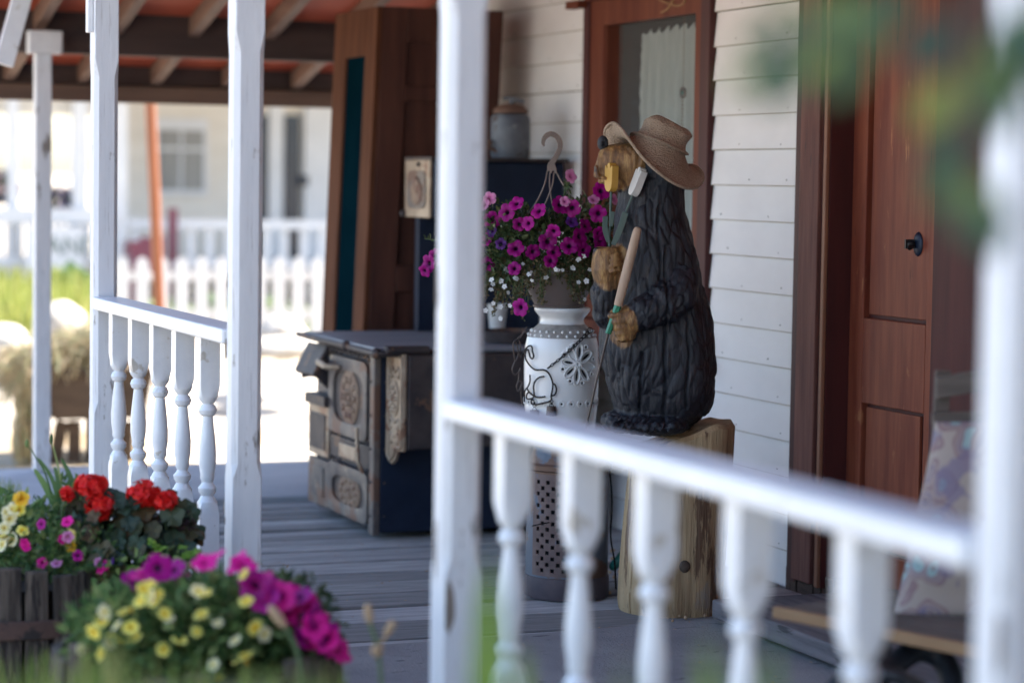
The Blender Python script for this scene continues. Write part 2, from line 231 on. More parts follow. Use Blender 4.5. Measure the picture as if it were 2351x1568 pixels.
# ------------------------------------------------------------------ mesh builder
class MB:
    def __init__(s): s.v = []; s.f = []
    def add(s, vs, fs):
        o = len(s.v); s.v += [Vector(v) for v in vs]; s.f += [[i + o for i in f] for f in fs]; return s
    def box(s, lo, hi, m=None):
        (x0, y0, z0), (x1, y1, z1) = lo, hi
        vs = [(x0, y0, z0), (x1, y0, z0), (x1, y1, z0), (x0, y1, z0), (x0, y0, z1), (x1, y0, z1), (x1, y1, z1), (x0, y1, z1)]
        if m: vs = [m @ Vector(v) for v in vs]
        return s.add(vs, [(3, 2, 1, 0), (4, 5, 6, 7), (0, 1, 5, 4), (1, 2, 6, 5), (2, 3, 7, 6), (3, 0, 4, 7)])
    def obox(s, a, b, w, h, up=ZU):
        """beam from a to b, w across, h along up"""
        a, b = Vector(a), Vector(b); d = (b - a).normalized(); x = d.cross(up).normalized(); u = x.cross(d).normalized()
        vs = [p + x * sx * w / 2 + u * sz * h / 2 for p in (a, b) for sx, sz in ((-1, -1), (1, -1), (1, 1), (-1, 1))]
        return s.add(vs, [(0, 3, 2, 1), (4, 5, 6, 7), (0, 1, 5, 4), (1, 2, 6, 5), (2, 3, 7, 6), (3, 0, 4, 7)])
    def ring_loft(s, rings, cap=True, closed=False):
        o = len(s.v); n = len(rings[0])
        for r in rings: s.v += [Vector(p) for p in r]
        m = len(rings)
        for i in range(m if closed else m - 1):
            for j in range(n):
                a = o + i * n; b = o + ((i + 1) % m) * n; s.f.append([a + j, a + (j + 1) % n, b + (j + 1) % n, b + j])
        if cap and not closed: s.f.append([o + j for j in range(n)][::-1]); s.f.append([o + (m - 1) * n + j for j in range(n)])
        return s
    def tube(s, pts, r, seg=8, cap=True, flat=None):
        pts = [Vector(p) for p in pts]; rs = r if isinstance(r, (list, tuple)) else [r] * len(pts); rings = []; ref = None
        for i, p in enumerate(pts):
            d = (pts[min(i + 1, len(pts) - 1)] - pts[max(i - 1, 0)]).normalized()
            if ref is None: ref = d.orthogonal().normalized()
            ref = (ref - d * ref.dot(d)); ref = ref.normalized() if ref.length > 1e-6 else d.orthogonal().normalized()
            q = d.cross(ref)
            rings.append([p + (ref * math.cos(2 * math.pi * k / seg) + q * math.sin(2 * math.pi * k / seg) * (flat or 1)) * rs[i] for k in range(seg)])
        return s.ring_loft(rings, cap)
    def lathe(s, prof, c=(0, 0, 0), seg=32, cap=True, sx=1, sy=1):
        c = Vector(c)
        return s.ring_loft([[c + Vector((math.cos(2 * math.pi * k / seg) * r * sx, math.sin(2 * math.pi * k / seg) * r * sy, z)) for k in range(seg)] for r, z in prof], cap)
    def ball(s, c, r, m=None, u=16, v=10):
        rx = r if isinstance(r, (tuple, list)) else (r, r, r); c = Vector(c); rings = []
        for i in range(v + 1):
            a = -math.pi / 2 + math.pi * i / v; ca = max(math.cos(a), .02)
            ring = [Vector((math.cos(2 * math.pi * k / u) * ca * rx[0], math.sin(2 * math.pi * k / u) * ca * rx[1], math.sin(a) * rx[2])) for k in range(u)]
            rings.append([c + (m @ q if m else q) for q in ring])
        return s.ring_loft(rings)
    def prism(s, poly, n):
        """polygon of 3D points pushed along n"""
        n = Vector(n); k = len(poly); o = len(s.v); s.v += [Vector(p) for p in poly] + [Vector(p) + n for p in poly]
        s.f.append([o + i for i in range(k)]); s.f.append([o + k + i for i in range(k)][::-1])
        for i in range(k): j = (i + 1) % k; s.f.append([o + i, o + k + i, o + k + j, o + j])
        return s
    def leaf(s, p, d, n, L, W, fold=.15):
        p, d, n = Vector(p), Vector(d).normalized(), Vector(n); x = d.cross(n)
        x = x.normalized() if x.length > 1e-5 else d.orthogonal().normalized(); n = x.cross(d)
        vs = [p, p + d * L * .35 + x * W / 2 + n * W * fold, p + d * L * .75 + x * W * .38 + n * W * fold * .6, p + d * L - n * L * .12, p + d * L * .75 - x * W * .38 + n * W * fold * .6, p + d * L * .35 - x * W / 2 + n * W * fold, p + d * L * .4]
        return s.add(vs, [(0, 1, 6), (1, 2, 3, 6), (6, 3, 4, 5), (0, 6, 5)])
    def build(s, name, m, parent=None, origin=None, smooth=False, bevel=0, seg=2, fix=True):
        base = Vector((0, 0, 0)); q = parent
        if origin is not None: base = Vector(origin)
        root = parent
        while root is not None and root.parent is not None: root = root.parent
        if root is not None: base = root.location.copy()
        me = bpy.data.meshes.new(name); me.from_pydata([tuple(v - base) for v in s.v], [], s.f)
        if fix:
            bm = bmesh.new(); bm.from_mesh(me); bmesh.ops.recalc_face_normals(bm, faces=bm.faces); bm.to_mesh(me); bm.free()
        if smooth:
            me.polygons.foreach_set('use_smooth', [True] * len(me.polygons))
            if smooth != 'full':
                try: me.set_sharp_from_angle(angle=R(32))
                except Exception: pass
        me.materials.append(m); o = bpy.data.objects.new(name, me); C.objects.link(o)
        if parent is not None: o.parent = parent
        elif origin is not None: o.location = base
        if bevel:
            b = o.modifiers.new('bevel', 'BEVEL'); b.width = bevel; b.segments = seg; b.limit_method = 'ANGLE'; b.angle_limit = R(40)
        return o

def tag(o, label=None, cat=None, group=None, kind=None):
    if label: o['label'] = label
    if cat: o['category'] = cat
    if group: o['group'] = group
    if kind: o['kind'] = kind
    return o
def thing(name, loc, label, cat, group=None):
    o = bpy.data.objects.new(name, None); o.empty_display_size = .05; o.location = loc; C.objects.link(o); return tag(o, label, cat, group)
def copy_tree(o, parent=None, loc=None):
    c = o.copy(); C.objects.link(c)
    if parent is not None: c.parent = parent
    if loc is not None: c.location = loc
    for ch in [x for x in bpy.data.objects if x.parent == o]: copy_tree(ch, c)
    return c
def put(proto, parent, p, d, spin=0., sc=1.):
    """copy of a part (shared mesh) under parent, +Z turned to d"""
    c = proto.copy(); C.objects.link(c); c.parent = parent; c.location = Vector(p) - parent.location
    c.rotation_mode = 'QUATERNION'; c.rotation_quaternion = Vector(d).normalized().to_track_quat('Z', 'Y') @ Euler((0, 0, spin)).to_quaternion(); c.scale = (sc,) * 3; return c
def crs(P, n=8, closed=False):
    """Catmull-Rom through points"""
    P = [Vector(p) for p in P]; out = []; k = len(P)
    for i in range(k if closed else k - 1):
        a, b, c, d = (P[(i + j) % k] if closed else P[max(0, min(k - 1, i + j))] for j in (-1, 0, 1, 2))
        for q in range(n):
            t = q / n; out.append(.5 * ((2 * b) + (c - a) * t + (2 * a - 5 * b + 4 * c - d) * t * t + (3 * b - a - 3 * c + d) * t ** 3))
    if not closed: out.append(P[-1])
    return out
rnd = random.uniform
def rdir(): return Vector((random.gauss(0, 1), random.gauss(0, 1), random.gauss(0, 1))).normalized()

# ================================================================== SETTING
WX = 4.27                                             # street face of the house wall
def gz(x, y):
    t = min(1, max(0, (y - 15) / 6)); t = t * t * (3 - 2 * t)
    return -.3 + .42 * t + .03 * noise.noise(Vector((x * .3, y * .3, 0))) * (1 if y > 4 else 0)
def axis(lo, hi, step, far):
    a = [lo + step * i for i in range(int((hi - lo) / step) + 1)]; k = step
    while a[-1] < far: k *= 1.6; a.append(a[-1] + k)
    k = step
    while a[0] > -far: k *= 1.6; a.insert(0, a[0] - k)
    return a
xs, ys = axis(-6, 14, .8, 1500), axis(-6, 34, .8, 1500)
g = MB(); g.add([(x, y, gz(x, y)) for y in ys for x in xs], [(j * len(xs) + i, j * len(xs) + i + 1, (j + 1) * len(xs) + i + 1, (j + 1) * len(xs) + i) for j in range(len(ys) - 1) for i in range(len(xs) - 1)])
tag(g.build('ground', M['ground'], smooth='full'), kind='structure')

# porch deck: planks run from the street edge to the wall
dk = MB(); Y = 7.3; k = 0
cuts = [-3.2 + .27 * i for i in range(38)] + [7.06, 7.42, 7.74, 8.02, 8.25, 8.50, 8.76, 9.01, 9.15, 9.29, 9.43, 9.58, 9.72, 9.87, 10.03, 10.2, 10.36, 10.52, 10.70]
for a, b in zip(cuts[:-1], cuts[1:]):
    h = rnd(-.006, .006); gp = random.choice((.006, .010, .016)); dz = rnd(-.003, .003)
    dk.box((1.72 + rnd(-.012, .012), a + gp, -.04 + h), (4.24, b - gp, h))
tag(dk.build('porch_deck', M['deck'], bevel=.004), kind='structure')
tag(MB().box((1.76, -3.2, -.30), (4.24, 10.7, -.06)).build('deck_framing', M['beam'], bevel=.01), kind='structure')
fd = MB().box((1.74, 10.73, -.26), (4.4, 11.42, .030)); fd.box((1.74, 11.424, -.26), (4.4, 12.12, .027))
tag(fd.build('deck_landing', M['ply'], bevel=.006), kind='structure')
ml = MB(); n = 26
pts = [onZ(560, 1508), onZ(980, 1490), onZ(1650, 1432), onZ(1760, 1440)]
ml.prism([(1.95, 5.3, .008), (3.86, 5.3, .008), (3.86, 7.39, .008), (3.0, 7.30, .008), (2.25, 7.25, .008), (1.95, 7.25, .008)], (0, 0, .010))
tag(ml.build('porch_mat', M['mat'], origin=(3, 6.5, 0)), 'flat blue grey woven mat lying on the porch deck before the stump', 'mat')

lt = MB(); random.seed(44)
for _ in range(420):
    p = Vector((rnd(1.85, 4.15), rnd(4.6, 10.4), .022)); lt.leaf(p, Vector((rnd(-1, 1), rnd(-1, 1), .1)), ZU, rnd(.006, .022), rnd(.004, .010), .2)
for _ in range(160):
    p = Vector((rnd(3.5, 4.2), rnd(6.8, 9.2), .010)); lt.ball(p, rnd(.003, .009), None, 6, 4)
tag(lt.build('leaf_litter', M['seedhead'], fix=False), kind='stuff')
random.seed(11)
# ------------------------------------------------------------------ the house
house = thing('clapboard_house', (WX, 9, -.1), 'white clapboard house wall with red brown door and window beside the porch', 'house')
WIN = (8.705, 10.0, .76, 2.75); DOOR = (6.45, 8.02, .0, 2.75)
SIDE0 = onX(1826, 400, WX - .03).y - .012
sd = MB(); we = MB(); z = .542 - .1365 * 5
row = 0
while z < 3.1:
    for a, b in ((-3.0, DOOR[0]), (SIDE0, WIN[0]), (WIN[1], 13.8), (WIN[0], WIN[1])):
        if (a, b) == (WIN[0], WIN[1]) and (z > WIN[2] - .06 and z < WIN[3]): continue
        e = .004 * noise.noise(Vector((row * 3.1, a, 0)))
        zb = z + e
        sd.add([(WX - .017, a, zb), (WX - .017, b, zb), (WX - .004, b, zb + .1365), (WX - .004, a, zb + .1365), (WX + .012, a, zb), (WX + .012, b, zb), (WX + .012, b, zb + .1365), (WX + .012, a, zb + .1365)],
               [(0, 1, 2, 3), (4, 7, 6, 5), (0, 4, 5, 1), (0, 3, 7, 4), (1, 5, 6, 2), (3, 2, 6, 7)])
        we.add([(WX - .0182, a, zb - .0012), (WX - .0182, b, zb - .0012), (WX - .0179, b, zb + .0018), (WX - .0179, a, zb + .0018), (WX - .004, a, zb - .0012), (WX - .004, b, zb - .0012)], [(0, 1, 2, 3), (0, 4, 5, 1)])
    z += .1365; row += 1
nl = MB(); zz_ = z - .1365 * row
for k in range(row):
    for a, b in ((-1.0, DOOR[0] - .1), (SIDE0 + .05, WIN[0]), (WIN[1], 13.6)):
        yy_ = a + rnd(.05, .2)
        while yy_ < b - .03: nl.ball((WX - .0165, yy_, zz_ + .1365 * k + .022 + rnd(-.004, .004)), rnd(.0018, .0032), None, 6, 4); yy_ += rnd(.30, .44)
sd_o = sd.build('clapboard_siding', M['siding'], house)
nl.build('nail_heads', M['steel'], sd_o)
we.build('worn_lap_shadow_edge', mat('lap_grime_shade', (.30, .25, .20), (.50, .46, .41), 3, (1, 1.5, 1), .8, 0), sd_o)  # edge grime that also paints in the shadow line under each lap
# shell: back of wall, ends, floor and roof so the rooms are dark
sh = MB()
for a, b in ((-3.0, DOOR[0]), (DOOR[1], WIN[0]), (WIN[1], 13.8)): sh.box((WX + .02, a, -.25), (WX + .12, b, 3.12))
sh.box((WX + .02, WIN[0], -.25), (WX + .12, WIN[1], WIN[2])); sh.box((WX + .02, WIN[0], WIN[3]), (WX + .12, WIN[1], 3.12)); sh.box((WX + .02, DOOR[0], DOOR[3]), (WX + .12, DOOR[1], 3.12))
sh.box((WX + .121, 13.66, -.25), (10.5, 13.8, 3.3)); sh.box((WX + .121, -3, -.25), (10.5, -2.86, 3.3)); sh.box((10.51, -3, -.25), (10.62, 13.8, 3.3)); sh.box((WX + .121, -2.85, -.25), (10.5, 13.65, -.06))
sh.box((WX + .3, 5.9, -.05), (10.5, 5.98, 3.2))
sh.build('inner_wall', M['room'], house)
rf = MB()
rf.prism([(3.9, -3.2, 3.13), (7.3, -3.2, 4.25), (7.3, -3.2, 4.35), (3.9, -3.2, 3.23)], (0, 17.1, 0)); rf.prism([(7.302, -3.2, 4.25), (10.9, -3.2, 3.1), (10.9, -3.2, 3.2), (7.302, -3.2, 4.35)], (0, 17.1, 0))
rf.build('roof', M['roofing'], house)

def yof(px, X, py=400): return onX(px, py, X).y
# window
yl, yr, zb, zt = WIN[1], WIN[0], WIN[2], WIN[3]
win = MB()
yA, yB = 9.985, 9.86                                   # far light stile, inner reveal
win.box((WX - .035, 9.936, .86), (WX + .10, 9.998, 2.75))
w_ = win.build('window', M['door_dark'], house, bevel=.004)
MB().box((WX - .035, 8.712, .86), (WX + .10, 8.797, 2.75)).build('side_casing', M['door_dark'], w_, bevel=.004)
fr = MB(); fr.box((WX - .024, 9.789, .90), (WX + .06, 9.935, 2.72)); fr.box((WX - .030, 8.798, .90), (WX + .06, 8.852, 2.72))
hd0, hd1 = 2.185, 2.295
fr.box((WX - .026, 8.853, hd0), (WX + .018, 9.788, hd1)); fr.box((WX - .026, 8.853, .90), (WX + .018, 9.788, 1.02))
fr.build('window_frame', M['window_wood'], w_, bevel=.003)
MB().box((WX - .016, 9.775, 1.021), (WX + .06, 9.7875, 2.184)).build('window_reveal', M['window_wood'], w_)
MB().box((WX - .085, 9.95, 2.27), (WX - .036, 10.09, 2.302)).box((WX - .07, yr - .01, hd1 + .002), (WX - .028, 9.9, hd1 + .02)).build('head_cap', M['window_wood'], w_, bevel=.003)
MB().box((WX - .11, yr - .03, .76), (WX + .1, 10.03, .80)).box((WX - .07, yr, .801), (WX + .1, 9.998, .897)).build('sill', M['window_wood'], w_, bevel=.004)
MB().add([(WX + .045, 8.80, 1.0), (WX + .045, 9.775, 1.0), (WX + .045, 9.775, 2.19), (WX + .045, 8.80, 2.19)], [(3, 2, 1, 0)]).build('pane', M['glass'], w_, fix=False)
MB().add([(WX + .045, 8.80, 2.29), (WX + .045, 9.79, 2.29), (WX + .045, 9.79, 2.75), (WX + .045, 8.80, 2.75)], [(3, 2, 1, 0)]).build('pane', M['glass'], w_, fix=False)
sq = [onX(x, y, WX - .029) for x, y in ((1498, -12), (1515, 0), (1535, 9), (1556, 14), (1570, 8), (1572, -3), (1560, -9), (1548, -2), (1540, 12), (1532, 22), (1518, 30))]
MB().tube(crs(sq, 6), .0055, 6).build('scroll_ornament', M['slat_edge'], w_, smooth=True)

# door, its jambs and casing
YJ = yof(1906, WX - .03)
DX = min((abs(yof(1966, WX + .001 * k) - YJ), WX + .001 * k) for k in range(10, 200))[1]
y1844, y1879, y1896, y1906, y1966 = yof(1844, WX - .03), yof(1879, WX - .045), yof(1894, WX - .04), YJ + .061, YJ
y0 = yof(1826, WX - .03)
dr = MB().box((DX + .012, 6.80, .10), (DX + .03, y1966 - .004, 2.62))
d_ = dr.build('door', M['door'], house)
yP0, yP1, yP2 = yof(1999, DX), yof(2144, DX), yof(2206, DX)
zr1, zr0 = 1.03, .725
st = MB().box((DX - .016, yP0, .09), (DX + .010, y1966 - .004, 2.62)); st.box((DX - .016, yP2, .09), (DX + .010, yP1, 2.62)); st.box((DX - .0165, yP1 + .001, zr0), (DX + .010, yP0 - .001, zr1)); st.box((DX - .0165, yP1 + .001, .09), (DX + .010, yP0 - .001, .20)); st.box((DX - .0165, yP1 + .001, 2.45), (DX + .010, yP0 - .001, 2.62))
st.build('stile_frame', M['door'], d_, bevel=.003)
pn = MB()
for z0, z1, ya, yb in ((zr1 + .014, 2.436, yP1 + .02, yP0 - .016), (.214, zr0 - .014, yP1 + .045, yP0 - .014)):
    pn.prism([(DX - .002, ya, z0), (DX - .002, yb, z0), (DX - .002, yb, z1), (DX - .002, ya, z1)], (.012, 0, 0))
pn.build('door_panel', M['door'], d_, bevel=.002)
gv = MB()
for z0, z1, ya, yb in ((zr1 + .001, 2.449, yP1 + .001, yP0 - .001), (.201, zr0 - .001, yP1 + .001, yP0 - .001)): gv.box((DX + .0105, ya, z0), (DX + .0118, yb, z1))
gv.build('panel_groove', M['door_dark'], d_)
bp = onX(2108, 561, DX - .004); bl = MB(); mrot = Matrix.Rotation(R(-90), 3, 'Y')
bl.ball(bp, (.034, .030, .010), Matrix.Rotation(R(90), 3, 'Y') , 20, 8)
bl.v = [Vector((bp.x + (v.x - bp.x), bp.y + (v.y - bp.y), bp.z + (v.z - bp.z) * 1.25)) for v in bl.v]
bl.build('bell_plate', M['navy_iron'], d_, smooth=True)
kb = MB().ball(bp + Vector((-.022, .012, .0)), (.020, .016, .013), None, 12, 8).box(tuple(bp + Vector((-.045, .006, -.016))), tuple(bp + Vector((-.012, .016, .016)))).tube([bp + Vector((-.03, .03, .006)), bp + Vector((-.03, .0, -.012))], [.007, .011], 8)
kb.build('bell_turn_key', M['rubber'], d_, smooth=True)
lp = onX(2209, 355, DX - .018); MB().box((lp.x - .012, lp.y - .018, lp.z - .075), (lp.x, lp.y + .018, lp.z + .04)).build('door_latch', M['navy_iron'], d_, bevel=.003)
MB().box((lp.x - .016, lp.y - .008, lp.z - .07), (lp.x - .0125, lp.y + .016, lp.z - .045)).build('latch_plate', M['ceramic'], d_)
cs = MB().box((WX - .045, y1879, .045), (WX + .01, y1844, 2.72)); c_ = cs.build('door_casing', M['casing'], house, bevel=.004)
MB().box((WX - .030, y1844 + .001, .03), (WX + .01, y0, 2.72)).box((WX - .028, YJ + .061, .04), (WX + .01, y1879 - .001, 2.72)).box((WX - .03, YJ, .04), (DX + .03, YJ + .06, 2.7)).build('casing_backing', M['door_dark'], c_, bevel=.003)
MB().box((WX - .045, YJ + .004, .04), (WX - .0301, YJ + .026, 2.70)).build('casing_bead', M['slat_bead'], c_, bevel=.003)
MB().box((WX - .03, 6.56, .04), (DX + .03, yP2 - .012, 2.7)).build('far_jamb', M['door_dark'], c_, bevel=.003)
th_ = MB(); yy = 6.6
while yy < 7.98: w = rnd(.02, .05); th_.box((WX - .02 + rnd(-.012, .01), yy, -.02), (DX + .03, yy + w - .003, rnd(.07, .095))); yy += w
th_.build('threshold', M['threshold'], house)

# curtain and sun catcher behind the pane
cu = MB(); nx, nz_ = 90, 40; CXp = WX + .075
cy0_, cy1_ = yof(1600, CXp, 300) - .03, yof(1477, CXp, 300)
for j in range(nz_ + 1):
    for i in range(nx + 1):
        u = i / nx; v = j / nz_; yy = cy0_ + (cy1_ - cy0_ - .02 * v) * u; zz = 2.165 - 1.14 * v
        edge = (.016 * abs(math.sin(v * 46)) if i == nx else 0)
        cu.v.append(Vector((CXp + .02 * math.sin(u * 44 + 1.5 * math.sin(v * 2 + u * 5)) * (.35 + .65 * min(1, v * 4)), yy + edge, zz - (.028 * (math.sin(u * 21) ** 2) if j == 0 else 0))))
for j in range(nz_):
    for i in range(nx): a = j * (nx + 1) + i; cu.f.append([a, a + 1, a + nx + 2, a + nx + 1])
co = tag(cu.build('window_curtain', M['curtain'], origin=(CXp, 9.2, 2.1), smooth='full'), 'white gathered lace curtain with scalloped edge hanging inside the window', 'curtain')
pm = MB()
for j in range(22): pm.ball((CXp - .004, cy1_ + .006 - .02 * j / 22, 2.09 - j * .046), .011, None, 8, 6)
pm.build('pompom_trim', M['curtain'], co, smooth='full')
sc = onX(1568, 214, WX + .056)
so = thing('sun_catcher', sc, 'round beaded sun catcher hanging inside the window before the curtain', 'ornament')
MB().ring_loft([[sc + Vector((0, math.cos(a) * (.020 + .006 * math.cos(b)), math.sin(a) * (.020 + .006 * math.cos(b)))) + Vector((math.sin(b) * .006, 0, 0)) for b in [k * math.pi / 4 for k in range(8)]] for a in [k * math.pi / 10 for k in range(20)]], closed=True).build('ring', M['hanger'], so, smooth=True)
MB().ball(sc, .010, None, 10, 8).build('glass_bead', M['hose'], so, smooth=True)
stp = MB().tube([sc + Vector((0, 0, .026)), sc + Vector((0, 0, .36))], .0012, 5)
for k in range(9): stp.ball(sc - Vector((0, 0, .035 + k * .016)), .005, None, 6, 5)
stp.build('beaded_string', M['slat_edge'], so)

# ------------------------------------------------------------------ porch roof
pr = thing('porch_roof', (2.6, 11.3, 2.1), 'low porch roof with red ceiling boards and dark beams over the deck', 'roof')
YA, YB = 12.10, 12.98
P440 = onY(446, 85, YA)
def hz(y, m=.25): return P440.z + m * (YA - y)
zA0, zA1 = onY(500, 135, YA).z, onY(500, 33, YA).z; zB0, zB1, zB2 = onY(500, 242, YB).z, onY(500, 205, YB).z, onY(500, 140, YB).z
rc = MB(); rc.prism([(1.25, 13.3, hz(13.3) + .10), (4.6, 13.3, hz(13.3) + .10), (4.6, 9.3, hz(9.3) + .10), (1.25, 9.3, hz(9.3) + .10)], (0, 0, .03))
rc.build('ceiling', M['redsoffit'], pr)
mr_ = MB(); mr_.prism([(1.66, -3.2, 2.62), (4.3, -3.2, 3.10), (4.3, -3.2, 3.16), (1.66, -3.2, 2.68)], (0, 12.5, 0)); mr_.box((1.25, 9.31, 2.52), (4.6, 9.36, 3.3))
mr_.build('ceiling', M['redsoffit'], pr)
MB().prism([(1.6, -3.3, 2.685), (4.4, -3.3, 3.19), (4.4, -3.3, 3.22), (1.6, -3.3, 2.715)], (0, 15.7, 0)).build('roofing', M['roofing'], pr)
MB().box((1.7, YA, zA0), (4.3, YA + .10, zA1)).build('tie_beam', M['beam'], pr, bevel=.006)
bb = MB().box((1.5, YB, zB1 + .003), (4.3, YB + .09, zB2)).build('end_beam', M['beam'], pr, bevel=.006)
MB().box((1.5, YB - .03, zB0), (4.3, YB + .11, zB1)).build('beam_plate', M['beam2'], bb, bevel=.004)
x440 = P440.x
for k in range(-3, 5):
    x = x440 + .395 * k
    MB().obox((x, YB - .001, hz(YB) + .048), (x, 9.38, hz(9.38) + .048), .055, .095).build('rafter', M['rafter'], pr, bevel=.004)
MB().box((1.79, -3.2, 2.36), (1.91, 12.0, 2.55)).build('post_header', M['paint'], pr, bevel=.006)
a, b = onY(8, 150, 11.0), onY(62, -45, 11.0)
MB().obox(a, b, .035, .085).build('corner_brace', M['paint_clean'], pr, bevel=.004)

# ------------------------------------------------------------------ posts and railings
PX = 1.81
def make_post():
    root = thing('porch_post', (PX, 6.846, 0), 'sharp white porch post with flaking paint and chamfered corners right of the far railing', 'porch post', 'white porch posts')
    w = .0445; ch = .016; secs = [(0, 0), (.62, 0), (.66, ch), (1.86, ch), (1.92, 0), (2.36, 0)]; rings = []
    cx, cy = PX + w, 6.846 + w
    for z, c in secs:
        c = max(c, .003); p = [(-w + c, -w), (w - c, -w), (w, -w + c), (w, w - c), (w - c, w), (-w + c, w), (-w, w - c), (-w, -w + c)]
        rings.append([(cx + x, cy + y, z) for x, y in p])
    # subdivide for paint displacement
    MB().ring_loft(rings).build('post_shaft', M['paint'], root)
    MB().box((PX - .022, 6.87, 2.02), (PX - .001, 6.91, 2.36)).build('bracket', M['paint_clean'], root, bevel=.004)
    return root
post = make_post()
bpy.data.objects['post_shaft']
for y, lab in ((8.846, 'white porch post at the far end of the far railing with bracket block on top'), (5.012, 'wide blurred white porch post near the middle between stove and flower basket'), (2.777, 'very blurred white porch post at the right edge ending the near railing')):
    c = copy_tree(post, None, (PX, y, 0)); c['label'] = lab
lp_ = thing('porch_post', (2.16, 12.0, .03), 'short white end post with a square cap block under the far beam', 'porch post', 'white porch posts')
MB().box((2.155, 11.96, .028), (2.235, 12.03, 2.088)).build('post_shaft', M['paint'], lp_, bevel=.006)
MB().box((2.118, 11.93, 2.088), (2.282, 12.02, 2.20)).build('cap_block', M['paint_clean'], lp_, bevel=.006)

def peel(name, pts, n, parent):
    MB().prism(pts, n).build(name, M['barewood'], parent)
def jag(c, w, h, ux, uz, n=16):
    return [c + ux * (w * math.cos(a) * (.55 + .45 * abs(noise.noise(Vector((math.cos(a) * 2 + c.x * 9, math.sin(a) * 2, c.z * 5)))) * 2)) + uz * (h * math.sin(a) * (.7 + .3 * noise.noise(Vector((math.cos(a) * 3, math.sin(a) * 3, c.y * 7))))) for a in [2 * math.pi * k / n for k in range(n)]]
for o in [x for x in bpy.data.objects if x.name.startswith('porch_post') and x.parent is None]:
    y_ = o.location.y
    if abs(y_ - 5.012) < .01:
        c = onY(1032, 1395, 5.0115); peel('peeled_patch', jag(c, .016, .085, Vector((1, 0, 0)), ZU), (0, .003, 0), o)
        for px, py, w_, h_ in ((1003, 660, .012, .07), (1000, 1260, .010, .10)): c = onX(px, py, 1.8095); peel('peeled_patch', jag(c, w_, h_, Vector((0, 1, 0)), ZU), (.003, 0, 0), o)
    elif abs(y_ - 6.846) < .01:
        for px, py, w_, h_ in ((517, 800, .012, .055), (522, 645, .005, .04), (514, 1165, .008, .03), (516, 1195, .01, .02)): c = onX(px, py, 1.8095); peel('peeled_patch', jag(c, w_, h_, Vector((0, 1, 0)), ZU), (.003, 0, 0), o)
    elif abs(y_ - 2.777) < .01:
        c = onX(2290, 1470, 1.8095); peel('peeled_patch', jag(c, .008, .06, Vector((0, 1, 0)), ZU), (.003, 0, 0), o)
def bal_profile(w):
    # z, radius of the turned part between the square blocks
    return [(.29, w * .98), (.305, w * .80), (.318, w * .62), (.335, w * .88), (.352, w * .92), (.366, w * .62), (.375, w * .55), (.39, w * .72), (.41, w * .70), (.45, w * .86), (.50, w * .88), (.56, w * .76), (.62, w * .60), (.652, w * .52), (.66, w * .78), (.678, w * .92), (.695, w * .76), (.703, w * .56), (.713, w * .74), (.722, w * .90), (.735, w * .98)]
def baluster(y, top, w=.031, x=None):
    x = PX + .045 if x is None else x; b = MB(); s = top / .975
    def sq(z0, z1, dome0, dome1):
        rings = []; n = 32
        def ring(z, k):
            r = []
            for i in range(n):
                a = 2 * math.pi * i / n; c, s_ = math.cos(a), math.sin(a); q = min(1 / max(abs(c), 1e-6), 1 / max(abs(s_), 1e-6)); rr = w * (q * (1 - k) + 1.0 * k) if k < 1 else w
                r.append((x + c * rr, y + s_ * rr, z))
            return r
        zz = [(z0, dome0 and 1 or 0)] + ([(z0 + .010, .6), (z0 + .024, .22), (z0 + .040, 0)] if dome0 else []) + ([(z1 - .040, 0), (z1 - .024, .22), (z1 - .010, .6)] if dome1 else []) + [(z1, dome1 and 1 or 0)]
        b.ring_loft([ring(z * s, k) for z, k in zz])
    sq(.06, .475, False, True); sq(.79, .975, True, False)
    b.lathe([(r, (.472 + (z - .29) * (.321 / .445)) * s) for z, r in bal_profile(w)], (x, y, 0), 28, False)
    return b
def railing(name, ya, yb, top, ys_, lab, tilt=0):
    root = thing(name, (PX + .045, (ya + yb) / 2, 0), lab, 'railing', 'white porch railings')
    MB().box((PX - .012, ya, top - .045), (PX + .10, yb, top)).build('top_rail', M['paint_clean'], root, bevel=.008)
    MB().box((PX + .01, ya, .02), (PX + .08, yb, .06)).build('bottom_rail', M['paint_clean'], root, bevel=.006)
    for y in ys_: baluster(y, top - .045).build('baluster', M['paint_clean'], root, smooth=True)
    return root
railing('porch_railing', 2.867, 5.011, 1.017, [4.72, 4.35, 4.0, 3.63, 3.24], 'blurred white railing with turned balusters crossing in front of the stump')
railing('porch_railing', 6.936, 8.845, 1.052, [8.62, 8.30, 7.97, 7.65, 7.32], 'white railing of five turned balusters behind the red geraniums')
bpy.context.view_layer.update()

